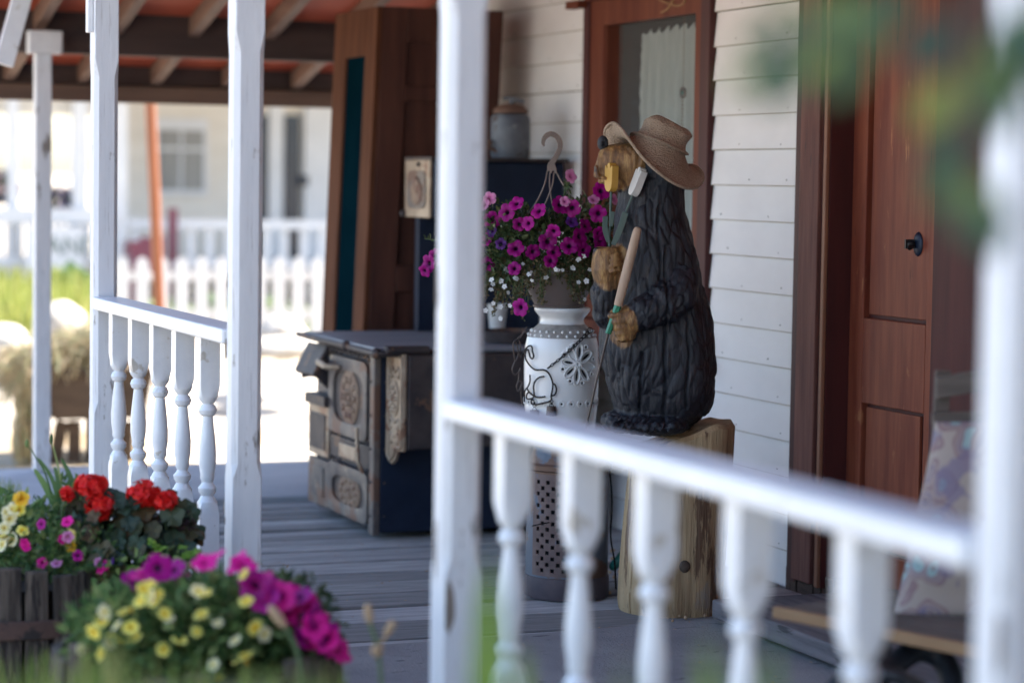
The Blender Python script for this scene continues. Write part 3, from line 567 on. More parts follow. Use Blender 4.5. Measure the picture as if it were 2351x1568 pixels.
# ================================================================== CARVED BEAR ON ITS STUMP
ZB = 8.44
SC = ZB / CAM_F                                        # metres per photo pixel at the bear
def B(px, py, d=0): return onD(px, py, ZB + d)
def remesh(mb, voxel, name):
    me = bpy.data.meshes.new('tmp'); me.from_pydata([tuple(v) for v in mb.v], [], mb.f)
    bm = bmesh.new(); bm.from_mesh(me); bmesh.ops.recalc_face_normals(bm, faces=bm.faces); bm.to_mesh(me); bm.free()
    o = bpy.data.objects.new('tmp', me); C.objects.link(o); m = o.modifiers.new('r', 'REMESH'); m.mode = 'VOXEL'; m.voxel_size = voxel
    dg = bpy.context.evaluated_depsgraph_get(); dg.update(); e = o.evaluated_get(dg); me2 = bpy.data.meshes.new_from_object(e); bpy.data.objects.remove(o); bpy.data.meshes.remove(me)
    me2.name = name; return me2
def band(y, l, r, b, d=0, n=40, p=2.3):
    c = (l + r) / 2; a = (r - l) / 2; out = []
    for k in range(n):
        t = 2 * math.pi * k / n; ct, stn = math.cos(t), math.sin(t)
        x = abs(ct) ** (2 / p) * (1 if ct > 0 else -1); q = abs(stn) ** (2 / p) * (1 if stn > 0 else -1)
        out.append(B(c + a * x, y, d + b * SC * q))
    return out
def smooth_rings(keys, step=6):
    out = []
    ys_ = [k[0] for k in keys]; y = ys_[0]
    P = crs([(k[0], k[1], k[2]) for k in keys], 6); Q = crs([(k[0], k[3], k[4]) for k in keys], 6)
    for p, q in zip(P, Q): out.append(band(p.x, p.y, p.z, q.y, q.z))
    return out
bear = MB()
bear.ring_loft(smooth_rings([(338, 1462, 1552, 40, .0), (365, 1448, 1570, 62, 0), (405, 1436, 1573, 74, 0), (440, 1420, 1571, 82, 0), (475, 1416, 1574, 90, 0), (515, 1410, 1583, 98, 0), (560, 1404, 1596, 108, 0), (610, 1397, 1609, 114, 0), (668, 1390, 1620, 118, 0), (720, 1382, 1634, 122, 0), (775, 1375, 1641, 126, 0), (820, 1377, 1645, 128, 0), (855, 1386, 1645, 126, 0), (890, 1396, 1643, 120, 0), (926, 1408, 1637, 112, 0), (952, 1416, 1624, 104, 0), (970, 1422, 1600, 92, 0), (990, 1430, 1580, 80, 0)]))
# muzzle and lower jaw
def vring(x, y0, y1, b, d, n=24, tilt=-5):
    c = (y0 + y1) / 2; a = (y1 - y0) / 2
    sq = lambda v: abs(v) ** .62 * (1 if v > 0 else -1)
    return [B(x + tilt * math.cos(t), c + a * sq(math.cos(t)), d + b * SC * sq(math.sin(t))) for t in [2 * math.pi * k / n for k in range(n)]]
bear.ring_loft([vring(*v) for v in ((1520, 330, 448, 60, 0), (1480, 328, 446, 62, -.01), (1455, 328, 441, 58, -.02), (1430, 329, 424, 46, -.03), (1410, 330, 415, 40, -.035), (1394, 333, 412, 35, -.04), (1380, 338, 410, 30, -.04), (1371, 346, 409, 26, -.04), (1366, 366, 409, 22, -.04))])
bear.ring_loft([vring(*v) for v in ((1470, 412, 450, 34, -.02), (1430, 408, 442, 32, -.03), (1405, 408, 432, 27, -.035), (1385, 409, 422, 20, -.04), (1375, 410, 418, 12, -.04))])
bear.tube(crs([B(1368, 380, -.10), B(1372, 404, -.105), B(1392, 410, -.11), B(1420, 418, -.12)], 5), .008, 8)
# far arm: elbow low on the chest, paw raised and holding the tulips
bear.tube(crs([B(1430, 660, .02), B(1408, 715, -.06), B(1396, 705, -.09), B(1393, 655, -.10), B(1394, 612, -.10)], 6), [.085] * 6 + [.066] * 6 + [.058] * 6 + [.050] * 7, 18)
bear.ring_loft([[onD(cx + a * math.cos(t), cy, ZB - .10 + b * SC * math.sin(t)) for t in [2 * math.pi * k / 24 for k in range(24)]] for cx, cy, a, b in ((1396, 567, 30, 26), (1396, 572, 34, 34), (1394, 590, 36, 40), (1392, 620, 35, 42), (1390, 645, 28, 36), (1388, 660, 16, 24))])
for k in range(4):
    y = 580 + k * 13; bear.tube(crs([B(1398, y + 7, -.175), B(1414, y + 2, -.178), B(1430, y + 1, -.150)], 5), [.0075] * 10 + [.005], 8)
# near arm and hand
bear.tube(crs([B(1560, 630, -.10), B(1550, 680, -.150), B(1505, 706, -.195), B(1462, 726, -.215), B(1440, 738, -.215)], 6), [.070] * 6 + [.072] * 6 + [.060] * 6 + [.052] * 7, 20)
bear.ring_loft([[B(x + 0, c + a * math.cos(t), -.205 + b * SC * math.sin(t)) for t in [2 * math.pi * k / 22 for k in range(22)]] for x, c, a, b in ((1460, 735, 44, 30), (1440, 745, 42, 30), (1425, 748, 38, 28), (1416, 748, 33, 24), (1411, 747, 24, 16))])
for k, (y, l) in enumerate(((722, 1403), (738, 1409), (752, 1414), (765, 1418), (777, 1423))):
    bear.tube(crs([B(1450, y - 2, -.225), B(1428, y, -.248), B(l + 3, y + 1, -.247), B(l - 3, y + 2, -.220)], 5), [.012] * 10 + [.0115] * 5 + [.008], 10)
bear.tube([B(1455, 718, -.23), B(1425, 719, -.24), B(1402, 714, -.232)], [.014, .012, .008], 10)
# haunch line, feet and toes
bear.ball(B(1470, 860, -.07), (.10, .12, .16), None, 20, 14)
bear.ball(B(1560, 880, -.10), (.115, .09, .14), None, 20, 14)
for fx, fy, l in ((1470, 976, 1), (1520, 978, 1)):
    bear.ball(B(fx, fy, -.15), (.095, .085, .034), Matrix.Rotation(-TH, 3, 'Z'), 20, 10)
bear.ball(B(1432, 968, -.04), (.085, .11, .042), Matrix.Rotation(-TH, 3, 'Z'), 20, 10)
for k in range(8):
    x = 1412 + k * 18; bear.tube(crs([B(x + 14, 966 + k * .8, -.20), B(x + 4, 972 + k, -.235), B(x - 6, 986 + k, -.245)], 4), [.011] * 4 + [.010] * 4 + [.005], 8)
me = remesh(bear, .0046, 'wooden_bear')
# carved fur: displace along the normal with flowing vertical gouges
me.calc_loop_triangles() if False else None
tones = []
spots = [(B(1420, 375, -.04), (64, 62, .30), .86), (B(1400, 612, -.11), (44, 54, .13), 1.05), (B(1428, 752, -.22), (36, 50, .14), 1.1), (B(1385, 410, -.05), (40, 22, .2), .9), (B(1450, 985, -.23), (80, 16, .09), .36), (B(1488, 395, -.10), (26, 52, .10), .35), (B(1470, 735, -.24), (34, 48, .05), .35)]
fb = F0; newco = []
nrm = [v.normal.copy() for v in me.vertices]
smoothzone = [(B(1420, 370, -.04), .10), (B(1396, 612, -.12), .075), (B(1428, 750, -.22), .07)]
for v, nn in zip(me.vertices, nrm):
    p = v.co; r = (p - EYE).dot(R0); f_ = (p - EYE).dot(F0); u = r * 30 + 2.2 * noise.noise(Vector((p.x * 3, p.y * 3, p.z * 3))); w = f_ * 30
    zz = p.z * 4.2
    g1 = 1 - abs(noise.noise(Vector((u * .78 + .9 * noise.noise(Vector((zz * 1.3, u * .3, 3))), w * .78, zz * 1.25)))) * 2.6
    g2 = noise.noise(Vector((u * 1.9, w * 1.9, zz * 2.6 + 9)))
    g3 = noise.noise(Vector((p.x * 14, p.y * 14, p.z * 6)))
    k = 1.
    for c, rad in smoothzone: k = min(k, max(.12, ((p - c).length - rad * .55) / (rad * .6)))
    vq = Vector((r * 31 + 1.8 * noise.noise(Vector((p.x * 5, p.y * 5, p.z * 4))), f_ * 31, p.z * 10.5 + .8 * noise.noise(Vector((p.x * 9, p.y * 9, 1))))); vo_ = noise.voronoi(vq); dv = vo_[0]; fc_ = noise.noise(vo_[1][0] * 5.3)
    cut = noise.noise(Vector((r * 70, f_ * 70, p.z * 5)))
    h = (-.0075 * (1 - min(1, (dv[1] - dv[0]) * 2.2)) ** 1.8 * (.45 + .9 * max(0, noise.noise(p * 6) + .45)) + .0042 * fc_ - .0020 * max(0, cut - .12) + .0022 * g2 + .007 * g3) * k
    for cx_, y0_, y1_, wd in ((1522, 560, 960, .005), (1467, 800, 940, .004), (1575, 700, 930, .004), (1505, 470, 640, .004)):
        cp_ = B(cx_, 700); dr_ = (p - cp_).dot(R0) + .010 * noise.noise(Vector((cx_, p.z * 7, 0))); zt_, zb_ = B(cx_, y0_).z, B(cx_, y1_).z
        if zb_ < p.z < zt_ and (p - cp_).dot(F0) < 0: h -= .014 * math.exp(-(dr_ / wd) ** 2)
    if k < .9: h += (1 - k) * .0014 * noise.noise(Vector((u * 5, w * 5, zz * 3)))
    newco.append(p + nn * h)
    tn = 0
    for c, (a, b, dd), amp in spots:
        q = p - c; e = math.sqrt((q.dot(R0) / (a * SC)) ** 2 + (q.z / (b * SC)) ** 2 + (q.dot(F0) / dd) ** 2); tn = max(tn, amp * min(1, max(0, (1.35 - e) / .7)))
    tones.append(min(1.1, tn))
for v, c in zip(me.vertices, newco): v.co = c
at = me.attributes.new('tone', 'FLOAT', 'POINT'); at.data.foreach_set('value', tones)
base = B(1530, 985); me.transform(Matrix.Translation(-base)); me.polygons.foreach_set('use_smooth', [True] * len(me.polygons))
me.materials.clear(); me.materials.append(M['bear'])
bo = bpy.data.objects.new('wooden_bear', me); bo.location = base; C.objects.link(bo)
tag(bo, 'black chainsaw carved wooden bear with yellow muzzle standing on the stump', 'bear statue')
no = MB(); 
no.ball(B(1384, 329, -.055), (.0195, .026, .026), Matrix.Rotation(-TH, 3, 'Z'), 20, 12).build('nose', M['charcoal'], bo, smooth='full')
nn_ = MB().ball(B(1382, 331, -.084), (.006, .005, .010), None, 8, 6).ball(B(1392, 330, -.084), (.005, .005, .009), None, 8, 6)
nn_.build('nostril', M['hole'], bo, smooth='full')

# stump
sp = MB(); nS = 240; c0 = onZ(1538, 1400); c0 = Vector((3.625, 7.675, 0)); rings = []
sdirs = []
for j in range(40):
    v = j / 39; ring = []
    for k in range(nS):
        a = 2 * math.pi * k / nS; d = R0 * math.cos(a) + F0 * math.sin(a)
        rad = .187 + .022 * v * (math.cos(a) * .9 - .1) + .010 * noise.noise(Vector((math.cos(a) * 1.6, math.sin(a) * 1.6, v * 1.5))) + .004 * noise.noise(Vector((math.cos(a) * 7, math.sin(a) * 7, v * 2)))
        crack = max(0, .5 - abs(((a * 12.5 / (2 * math.pi) + .5 * noise.noise(Vector((v * 3, 2, math.floor(a * 12.5 / (2 * math.pi)))))) % 1) - .5) * 16) ; rad -= .020 * crack * (1 if noise.noise(Vector((math.floor(a * 12.5 / 6.283) * 3.3, 5, 1))) > .0 else .15)
        if v < .06: rad -= .006 * (1 - v / .06)
        if v > .985: rad -= .012
        top = .625 + .045 * max(-1, min(1, (math.cos(a) * 1.5))) + .012 * noise.noise(Vector((math.cos(a) * 2, math.sin(a) * 2, 4)))
        lean = R0 * (.012 * v)
        ring.append(c0 + d * rad + lean + ZU * (top * v))
    rings.append(ring)
tp = rings[-1]; cen = sum(tp, Vector()) / nS
for f in (.7, .35, .05): rings.append([cen + (p - cen) * f + ZU * (.010 * (1 - f)) for p in tp])
sp.ring_loft(rings)
so = tag(sp.build('tree_stump', M['stump'], origin=c0, smooth=True), 'upright cracked pine stump standing on the deck under the carved bear', 'stump')
kn = onD(1572, 1300, 8.29)
MB().ball(kn, (.020, .016, .022), Matrix.Rotation(-TH, 3, 'Z'), 14, 10).build('knot', M['cartwood'], so, smooth='full')

# hat
H_ = lambda px, py, d: B(px, py, d)
outer = crs([H_(1406, 281, -.02), H_(1391, 295, .01), H_(1392, 318, .06), H_(1412, 345, .12), H_(1450, 345, .17), H_(1500, 360, .19), H_(1555, 378, .17), H_(1590, 378, .11), H_(1610, 392, .05), H_(1614, 412, -.02), H_(1600, 428, -.08), H_(1577, 430, -.13), H_(1545, 417, -.17), H_(1505, 388, -.19), H_(1472, 355, -.18), H_(1446, 320, -.145), H_(1425, 292, -.09)], 8, True)
inner = crs([H_(1452, 312, -.03), H_(1455, 322, .03), H_(1475, 335, .085), H_(1515, 345, .10), H_(1555, 352, .075), H_(1571, 356, .02), H_(1570, 356, -.04), H_(1552, 346, -.09), H_(1520, 331, -.112), H_(1485, 318, -.098), H_(1462, 311, -.066)], 8, True)
def resamp(P, n):
    L = [0]
    for i in range(len(P)): L.append(L[-1] + (P[(i + 1) % len(P)] - P[i]).length)
    out = []
    for k in range(n):
        t = L[-1] * k / n; i = max(j for j in range(len(P)) if L[j] <= t); f = (t - L[i]) / max(1e-9, L[i + 1] - L[i]); out.append(P[i].lerp(P[(i + 1) % len(P)], f))
    return out
nH = 120
outer = resamp(outer, nH); inner = resamp(inner, nH)
cH = sum(inner, Vector()) / nH
def ang(p): q = p - cH; return math.atan2(q.dot(F0), q.dot(R0))
k0 = min(range(nH), key=lambda k: abs(ang(outer[k]) - ang(inner[0]))); outer = outer[k0:] + outer[:k0]
hat_axis = (B(1520, 268) - B(1498, 333)).normalized()
rings = []
for s in [i / 10 for i in range(11)]:
    rings.append([i_.lerp(o_, s) - hat_axis * .022 * math.sin(math.pi * s) for i_, o_ in zip(inner, outer)])
under = [[p - hat_axis * .006 for p in r] for r in rings]
HT = MB(); HT.ring_loft(rings[::-1] and [r for r in rings], cap=False); HT.ring_loft(under, cap=False)
HT.ring_loft([rings[-1], under[-1]], cap=False)
hat = thing('straw_hat', B(1510, 345), 'woven tan straw cowboy hat tipped back on the carved bear', 'hat')
HT.build('brim', M['straw'], hat, smooth='full')
brm = crs([p - hat_axis * .003 for p in outer[::3]], 3, True)
rg = []
for i, p in enumerate(brm):
    d = (brm[(i + 1) % len(brm)] - brm[i - 1]).normalized(); x = d.cross(hat_axis).normalized(); q = d.cross(x)
    rg.append([p + (x * math.cos(t) + q * math.sin(t)) * .006 for t in [2 * math.pi * k / 8 for k in range(8)]])
MB().ring_loft(rg, closed=True).build('brim_edge', M['straw'], hat, smooth='full')
# crown
topc = crs([H_(1483, 272, -.01), H_(1490, 272, .04), H_(1525, 285, .07), H_(1565, 300, .06), H_(1588, 308, .02), H_(1590, 312, -.025), H_(1574, 304, -.066), H_(1540, 285, -.082), H_(1505, 270, -.075), H_(1488, 268, -.045)], 8, True)
topc = resamp(topc, nH); k0 = min(range(nH), key=lambda k: (topc[k] - inner[0]).length); topc = topc[k0:] + topc[:k0]
cr = []
for s in [i / 14 for i in range(15)]:
    ring = []
    for i_, t_ in zip(inner, topc):
        p = i_.lerp(t_, s); cc = cH.lerp(sum(topc, Vector()) / nH, s); q = p - cc
        p = p + q * (-.10 * math.sin(math.pi * min(1, s * 1.15)) + .05 * (1 - s) ** 4)
        if s > .9: p = p - q * .06 * ((s - .9) / .1) ** 2
        p = p + q.normalized() * .004 * noise.noise(p * 22)
        ring.append(p)
    cr.append(ring)
tc_ = sum(cr[-1], Vector()) / nH; long = (B(1588, 308) - B(1483, 270)).normalized()
last = cr[-1]
for f in (.93, .80, .62, .42, .2, .04):
    ring = []
    for p in last:
        q = (p - tc_) * f; side = abs((q - long * q.dot(long)).dot(F0)) / .075
        lift = hat_axis * (.016 * math.sin(math.pi * min(1, (1 - f) * 2.2)) * (1 if f > .55 else .0) - .030 * (1 - f) * (1 - .5 * side)); front = q.dot(long)
        ring.append(tc_ + q + lift + hat_axis * (.022 * max(0, -front / .1) ** 1 * (1 - f)))
    cr.append(ring)
CRN = MB().ring_loft(cr, cap=True); CRN.build('crown', M['straw'], hat, smooth='full')
hb = []
for s, w in ((.02, .004), (.06, .011), (.14, .011), (.19, .003)):
    k = int(s * 14); ring = []
    for i_, t_ in zip(inner, topc):
        p = i_.lerp(t_, s); cc = cH.lerp(sum(topc, Vector()) / nH, s); q = p - cc; ring.append(p + q * (-.10 * math.sin(math.pi * s * 1.15) + .05 * (1 - s) ** 4) + q.normalized() * w)
    hb.append(ring)
MB().ring_loft(hb, cap=False).build('hat_band', M['straw'], hat, smooth='full')

# wooden tulips in the raised paw
def tulip(name, lab, top, bot, wpx, col, d, turn, stem_to, leaf):
    ax = (B(*top, d) - B(*bot, d)); L = ax.length; ax.normalize(); side = (R0 * math.cos(turn) + F0 * math.sin(turn)); side = (side - ax * side.dot(ax)).normalized(); nn = ax.cross(side).normalized()
    o = B(*bot, d); W = wpx * SC
    pr_ = [(-.02, 0), (.25, .03), (.42, .14), (.5, .34), (.5, .88), (.40, .92), (.20, .80), (.16, .97), (0, 1), (-.16, .97), (-.2, .80), (-.40, .92), (-.5, .88), (-.5, .34), (-.42, .14), (-.25, .03)]
    root = thing(name, B(*stem_to, d), lab, 'garden ornament', 'wooden tulips in the raised paw')
    MB().prism([o + side * x * W + ax * y * L - nn * .014 for x, y in pr_], nn * .028).build('blossom', col, root, bevel=.002)
    MB().tube([o + ax * .01, B(*stem_to, d)], .0045, 8).build('stem', M['tulip_g'], root, smooth=True)
    for (a, b, w, bend) in leaf:
        A, Bq = B(*a, d - .012), B(*b, d - .012); dd = (A - Bq).normalized(); s2 = R0; s2 = (s2 - dd * s2.dot(dd)).normalized(); n2 = dd.cross(s2); mid = (A + Bq) / 2 - s2 * bend * SC; q = crs([Bq, mid, A], 6)
        lf = MB(); lf.ring_loft([[p - s2 * ww / 2 - n2 * .004, p + s2 * ww / 2 - n2 * .004, p + s2 * ww / 2 + n2 * .004, p - s2 * ww / 2 + n2 * .004] for p, ww in [(p, w * SC * (.75 + .25 * min(1, i / 5))) for i, p in enumerate(q)]]); lf.build('leaf', M['tulip_g'], root, bevel=.001)
tulip('wooden_tulip', 'yellow painted wooden tulip standing upright in the raised paw', (1405, 374), (1403, 441), 30, M['tulip_y'], -.115, R(-58), (1399, 566), [((1390, 497), (1397, 556), 12, 4)])
tulip('wooden_tulip', 'white painted wooden tulip leaning right in the raised paw', (1476, 386), (1452, 450), 27, M['tulip_w'], -.13, R(-62), (1406, 562), [((1436, 488), (1408, 562), 14, -2), ((1407, 486), (1403, 520), 9, 0)])

# garden tool leaning through the lower paw
tl = thing('garden_tool', B(1349, 968, -.22), 'long handled weeding tool with green ferrule held in the lower paw', 'garden tool')
a, b = B(1463, 530, -.235), B(1419, 702, -.235); ax = (b - a).normalized()
MB().tube([a - ax * .013, a - ax * .010, a - ax * .003, a + ax * .01] + [a.lerp(b, t) for t in (.1, .4, .7, 1)], [.004, .010, .0135, .015, .0155, .0165, .0165, .015], 20).build('handle', M['handle'], tl, smooth=True)
MB().tube([b + ax * .001, B(1396, 766, -.235)], [.0135, .0105], 6).build('ferrule', M['ferrule'], tl, bevel=.001)
MB().tube([B(1396, 767, -.235), B(1373, 860, -.225), B(1345, 985, -.22), B(1338, 1015, -.22)], [.0042, .0038, .0034, .003], 10).build('shaft', M['steel'], tl, smooth=True)

# ================================================================== CAN, GLAZED JAR, FLOWER BASKET
VC = Vector((3.385, 8.06, 0)); VD = VC.dot(F0); vs = VD / CAM_F
def V(px, py, d=0): return onD(px, py, VD + d)
zc = lambda py: onD(1290, py, VD).z
heater = thing('perforated_heater', VC, 'rusty round metal heater with square punched holes under the white jar', 'heater')
rr = .150
MB().lathe([(rr + .004, .0), (rr + .006, .006), (rr + .005, .07), (rr + .002, .078)], VC, 48).build('base_ring', M['can_dark'], heater, smooth=True)
# wall made of small square cells; punched cells are left open
can = MB(); hol = MB(); nA, nR = 132, 54; z0, z1 = .079, .46
at_ = math.atan2(-F0.y, -F0.x)                          # angle that faces the camera
def cp(i, j, r): a = at_ + 2 * math.pi * (i / nA) ; return VC + Vector((math.cos(a) * r, math.sin(a) * r, z0 + (z1 - z0) * j / nR))
rust_f = []
for j in range(nR):
    for i in range(nA):
        ii = i if i < nA / 2 else i - nA
        hole = False
        if -19 <= ii <= 10 and 3 <= j <= 50:
            hole = ((ii % 6) in (0, 1) and (j % 6) in (0, 1)) or ((ii % 6) in (3, 4) and (j % 6) in (3, 4))
        if hole: continue
        tgt = rust_f if (-21 <= ii <= 12 and 1 <= j <= 52) else None
        if tgt is None: can.add([cp(i, j, rr), cp(i + 1, j, rr), cp(i + 1, j + 1, rr), cp(i, j + 1, rr)], [(0, 1, 2, 3)])
        else: hol.add([cp(i, j, rr), cp(i + 1, j, rr), cp(i + 1, j + 1, rr), cp(i, j + 1, rr)], [(0, 1, 2, 3)])
can.lathe([(rr, z1), (rr + .008, z1 + .006), (rr + .008, z1 + .022), (rr - .004, z1 + .03), (.135, .52), (.128, .545), (.142, .552), (.142, .575), (.05, .577)], VC, 48, True)
bd = can.build('drum', M['can'], heater, smooth=True, fix=False)
for o, mm in ((bd, 'can'),):
    pass
hp = hol.build('perforated_panel', M['can_rust'], heater, fix=False)
sm = hp.modifiers.new('thick', 'SOLIDIFY'); sm.thickness = .004; sm.offset = -1
MB().lathe([(rr - .02, .08), (rr - .02, .45)], VC, 40, False).build('inner_drum', M['hole'], heater)
MB().tube(crs([V(1222, 1207, -.155), V(1240, 1203, -.160), V(1262, 1199, -.160)], 4), .0025, 6).build('wire', M['wire'], heater)
pl = MB().lathe([(.10, .578), (.134, .579), (.140, .584), (.138, .5965), (.02, .598)], VC, 40)
# jar
JC = VC - R0 * .031
zb, ztop = .599, zc(706)
jar = thing('ceramic_jar', JC + ZU * zb, 'white glazed ceramic jar with cut flower relief standing on the rusty heater', 'jar')
def jr(py, halfw): return (halfw * vs, zc(py))
prof = [(.08, zb), (.1225, zb + .001), (.1245, zb + .01), jr(940, 83), jr(915, 84.5), jr(860, 86), jr(810, 85.5), jr(785, 82.5), jr(770, 78), jr(757, 68.5), jr(748, 58), jr(741, 52), jr(734, 50.5), jr(728, 52), jr(721, 58), jr(714, 63.5), jr(709, 64.5), jr(706, 63), jr(706, 56), jr(715, 50)]
jp = crs([(a, b, 0) for a, b in prof], 4)
MB().lathe([(p.x, p.y) for p in jp], JC, 64).build('jar_body', M['ceramic'], jar, smooth='full')
JR = lambda z: next((a.x + (b.x - a.x) * (z - a.y) / max(1e-6, b.y - a.y) for a, b in zip(jp[:-1], jp[1:]) if a.y <= z <= b.y), .13)
def J(px, py, out=0):
    """point on the near side of the jar seen at that spot"""
    d = ray(px, py); z = zc(py); r = JR(z) + out; o = Vector((EYE.x - JC.x, EYE.y - JC.y)); dv = Vector((d.x, d.y)); a = dv.dot(dv); b = 2 * o.dot(dv); c = o.dot(o) - r * r; disc = b * b - 4 * a * c
    t = (-b - math.sqrt(max(0, disc))) / (2 * a); return EYE + d * t
def Jn(p): n = Vector((p.x - JC.x, p.y - JC.y, 0)); return n.normalized()
rel = MB(); hl = MB(); fc = (1327, 836)
for k in range(8):
    a = R(22.5 + 45 * k + 4) if False else R(45 * k + 8)
    L0, L1, w = 9, 46, 8.5
    for (q0, q1, ww, tgt, out) in ((L0, L1 + 2, w + 2, rel, .005), (L0 + 6, L1 - 6, 3.4, hl, .0062)):
        loop = []
        for i in range(14):
            t = 2 * math.pi * i / 14; s = .5 - .5 * math.cos(t); l = q0 + (q1 - q0) * s; wd = ww * math.sin(t) * (.9 if True else 1)
            x = fc[0] + (math.cos(a) * l - math.sin(a) * wd) * .80; y = fc[1] + (math.sin(a) * l + math.cos(a) * wd); loop.append((x, y))
        if tgt is rel:
            pts = [J(x, y, .004) for x, y in loop]; rel.tube(pts + [pts[0]], .0042, 6, False); tgt.add([J(x, y, .002) for x, y in loop], [tuple(range(14))])
        elif k in (1, 3, 4, 6, 2, 7): hl.add([J(x, y, .0045) for x, y in loop], [tuple(range(14))])
for k in range(8):
    a = R(45 * k + 30); x = fc[0] + math.cos(a) * 45 * .80; y = fc[1] + math.sin(a) * 45
    p = J(x, y, .003); n = Jn(p); s_ = n.cross(ZU); rel.tube([p + (s_ * math.cos(t) + ZU * math.sin(t)) * .0085 for t in [2 * math.pi * i / 10 for i in range(11)]], .004, 6, False); hl.add([J(x, y, .0035) + (s_ * math.cos(t) + ZU * math.sin(t)) * .0045 for t in [2 * math.pi * i / 10 for i in range(10)]], [tuple(range(10))])
for k in range(7):
    a = R(360 / 7 * k); rel.ball(J(fc[0] + 5.5 * math.cos(a) * .85, fc[1] + 5.5 * math.sin(a), .004), .0052, None, 8, 6)
rel.build('flower_relief', M['ceramic'], jar, smooth='full')
bx = MB(); rx_ = MB()
for k in range(24):
    a = at_ + 2 * math.pi * k / 24
    for zz, ro, off in ((zc(759), .0, 0), (zc(768), .0, .5)):
        aa = a + off * 2 * math.pi / 24; r = JR(zz) + .001; bx.ball(JC + Vector((math.cos(aa) * r, math.sin(aa) * r, zz)), .0055, None, 8, 6)
    zz = zc(920); r = JR(zz) + .001; p = JC + Vector((math.cos(a) * r, math.sin(a) * r, zz)); n = Jn(p); s_ = n.cross(ZU)
    rx_.tube([p + (s_ * math.cos(t) + ZU * math.sin(t)) * .0105 for t in [2 * math.pi * i / 12 for i in range(13)]], .0025, 6, False)
    hl.add([p + n * .002 + (s_ * math.cos(t) + ZU * math.sin(t)) * .0042 for t in [2 * math.pi * i / 10 for i in range(10)]], [tuple(range(10))])
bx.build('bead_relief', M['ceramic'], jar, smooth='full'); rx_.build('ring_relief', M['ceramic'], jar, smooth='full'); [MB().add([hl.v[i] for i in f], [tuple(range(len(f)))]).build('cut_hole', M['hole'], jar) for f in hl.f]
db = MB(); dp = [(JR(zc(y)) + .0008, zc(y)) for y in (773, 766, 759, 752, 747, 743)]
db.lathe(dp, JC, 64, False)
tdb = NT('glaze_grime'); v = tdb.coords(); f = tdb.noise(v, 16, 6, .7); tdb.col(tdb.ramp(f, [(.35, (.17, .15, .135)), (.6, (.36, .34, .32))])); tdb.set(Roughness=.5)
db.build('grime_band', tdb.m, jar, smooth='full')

# wire cat chime
def wire(name, parent, paths, r=.0031, off=.012, m='wire'):
    w = MB()
    for p in paths: w.tube(crs([J(1163.4 + x * .21477, 673.5 + y * .21477, off) for x, y in p], 6), r, 8)
    return w.build(name, M[m], parent, smooth=True)
ch = thing('wire_chime', J(1270, 870, .012), 'bent black wire cat hanging by a chain across the white jar with two rusty bells', 'wind chime')
wire('wire_cat', ch, [[(150, 680), (175, 635), (215, 580), (250, 560), (270, 575), (275, 620), (288, 670), (272, 698), (250, 680), (240, 640), (225, 600), (203, 625), (198, 680), (230, 750), (300, 815), (390, 818), (440, 845), (475, 905), (492, 970), (486, 1040), (472, 1100)],
    [(480, 1095), (515, 1080), (530, 1030), (520, 985), (500, 965)],
    [(400, 888), (345, 900), (300, 945), (287, 1000), (292, 1060), (298, 1100), (350, 1112), (412, 1103)],
    [(247, 870), (248, 940), (225, 1000), (195, 1040), (190, 1100), (188, 1160)],
    [(215, 1015), (240, 1055), (290, 1105), (240, 1130), (212, 1120), (215, 1080), (232, 1058)],
    [(285, 1140), (265, 1140), (265, 1175), (310, 1188), (400, 1170), (455, 1155), (478, 1130), (472, 1100)]])
def chain(name, parent, a, b, n, m='wire', sag=.01):
    c = MB()
    for k in range(n):
        p = a.lerp(b, (k + .5) / n) - ZU * sag * math.sin(math.pi * (k + .5) / n); d = (b - a).normalized(); q = (d.cross(F0)).normalized() if k % 2 else (d.cross(ZU)).normalized() * .6 + d.cross(F0).normalized() * .4; L = (b - a).length / n * .62
        c.tube([p + d * L * math.cos(t) + q * L * .42 * math.sin(t) for t in [2 * math.pi * i / 10 for i in range(11)]], .0016, 5, False)
    return c.build(name, M[m], parent)
lk = MB(); cpts = [J(1163.4 + (438 + 467 * k / 30) * .21477, 673.5 + (800 - 420 * k / 30 + 22 * math.sin(math.pi * k / 30)) * .21477, .010) for k in range(31)]
for k in range(0, 30, 2):
    a_, b_ = cpts[k], cpts[k + 2]; m_ = (a_ + b_) / 2; d_ = (b_ - a_).normalized(); n_ = Jn(m_); q_ = d_.cross(n_).normalized() if k % 4 else (n_ * .8 + d_.cross(n_) * .5).normalized(); L_ = (b_ - a_).length * .62
    lk.tube([m_ + d_ * L_ * math.cos(u) + q_ * L_ * .45 * math.sin(u) for u in [2 * math.pi * i / 10 for i in range(11)]], .0019, 5, False)
lk.build('chain', M['wire'], ch)
for x, y in ((296, 1210), (478, 1165)):
    t_ = J(1163.4 + x * .21477, 673.5 + y * .21477, .014); bl_ = MB()
    bl_.lathe([(.002, -.012), (.016, -.014), (.0165, -.018), (.0195, -.048), (.017, -.0485)], t_, 16)
    be = bl_.build('bell', M['steel'], ch, smooth=True)
    MB().tube([t_ + R0 * .006 * math.cos(a) + ZU * (.005 * math.sin(a) + .004) for a in [2 * math.pi * i / 12 for i in range(13)]], .0015, 5, False).tube([t_ - R0 * .009 - ZU * .014, t_, t_ + R0 * .009 - ZU * .014], .0013, 5).build('bell_loop', M['wire'], be)
ch2 = thing('wire_chime', J(1195, 870, .0), 'thin rusty wire chime hanging edge-on at the left side of the white jar', 'wind chime')
E2 = lambda x, y: onD(1163.4 + x * .21477, 673.5 + y * .21477, VD - .02)
w2 = MB()
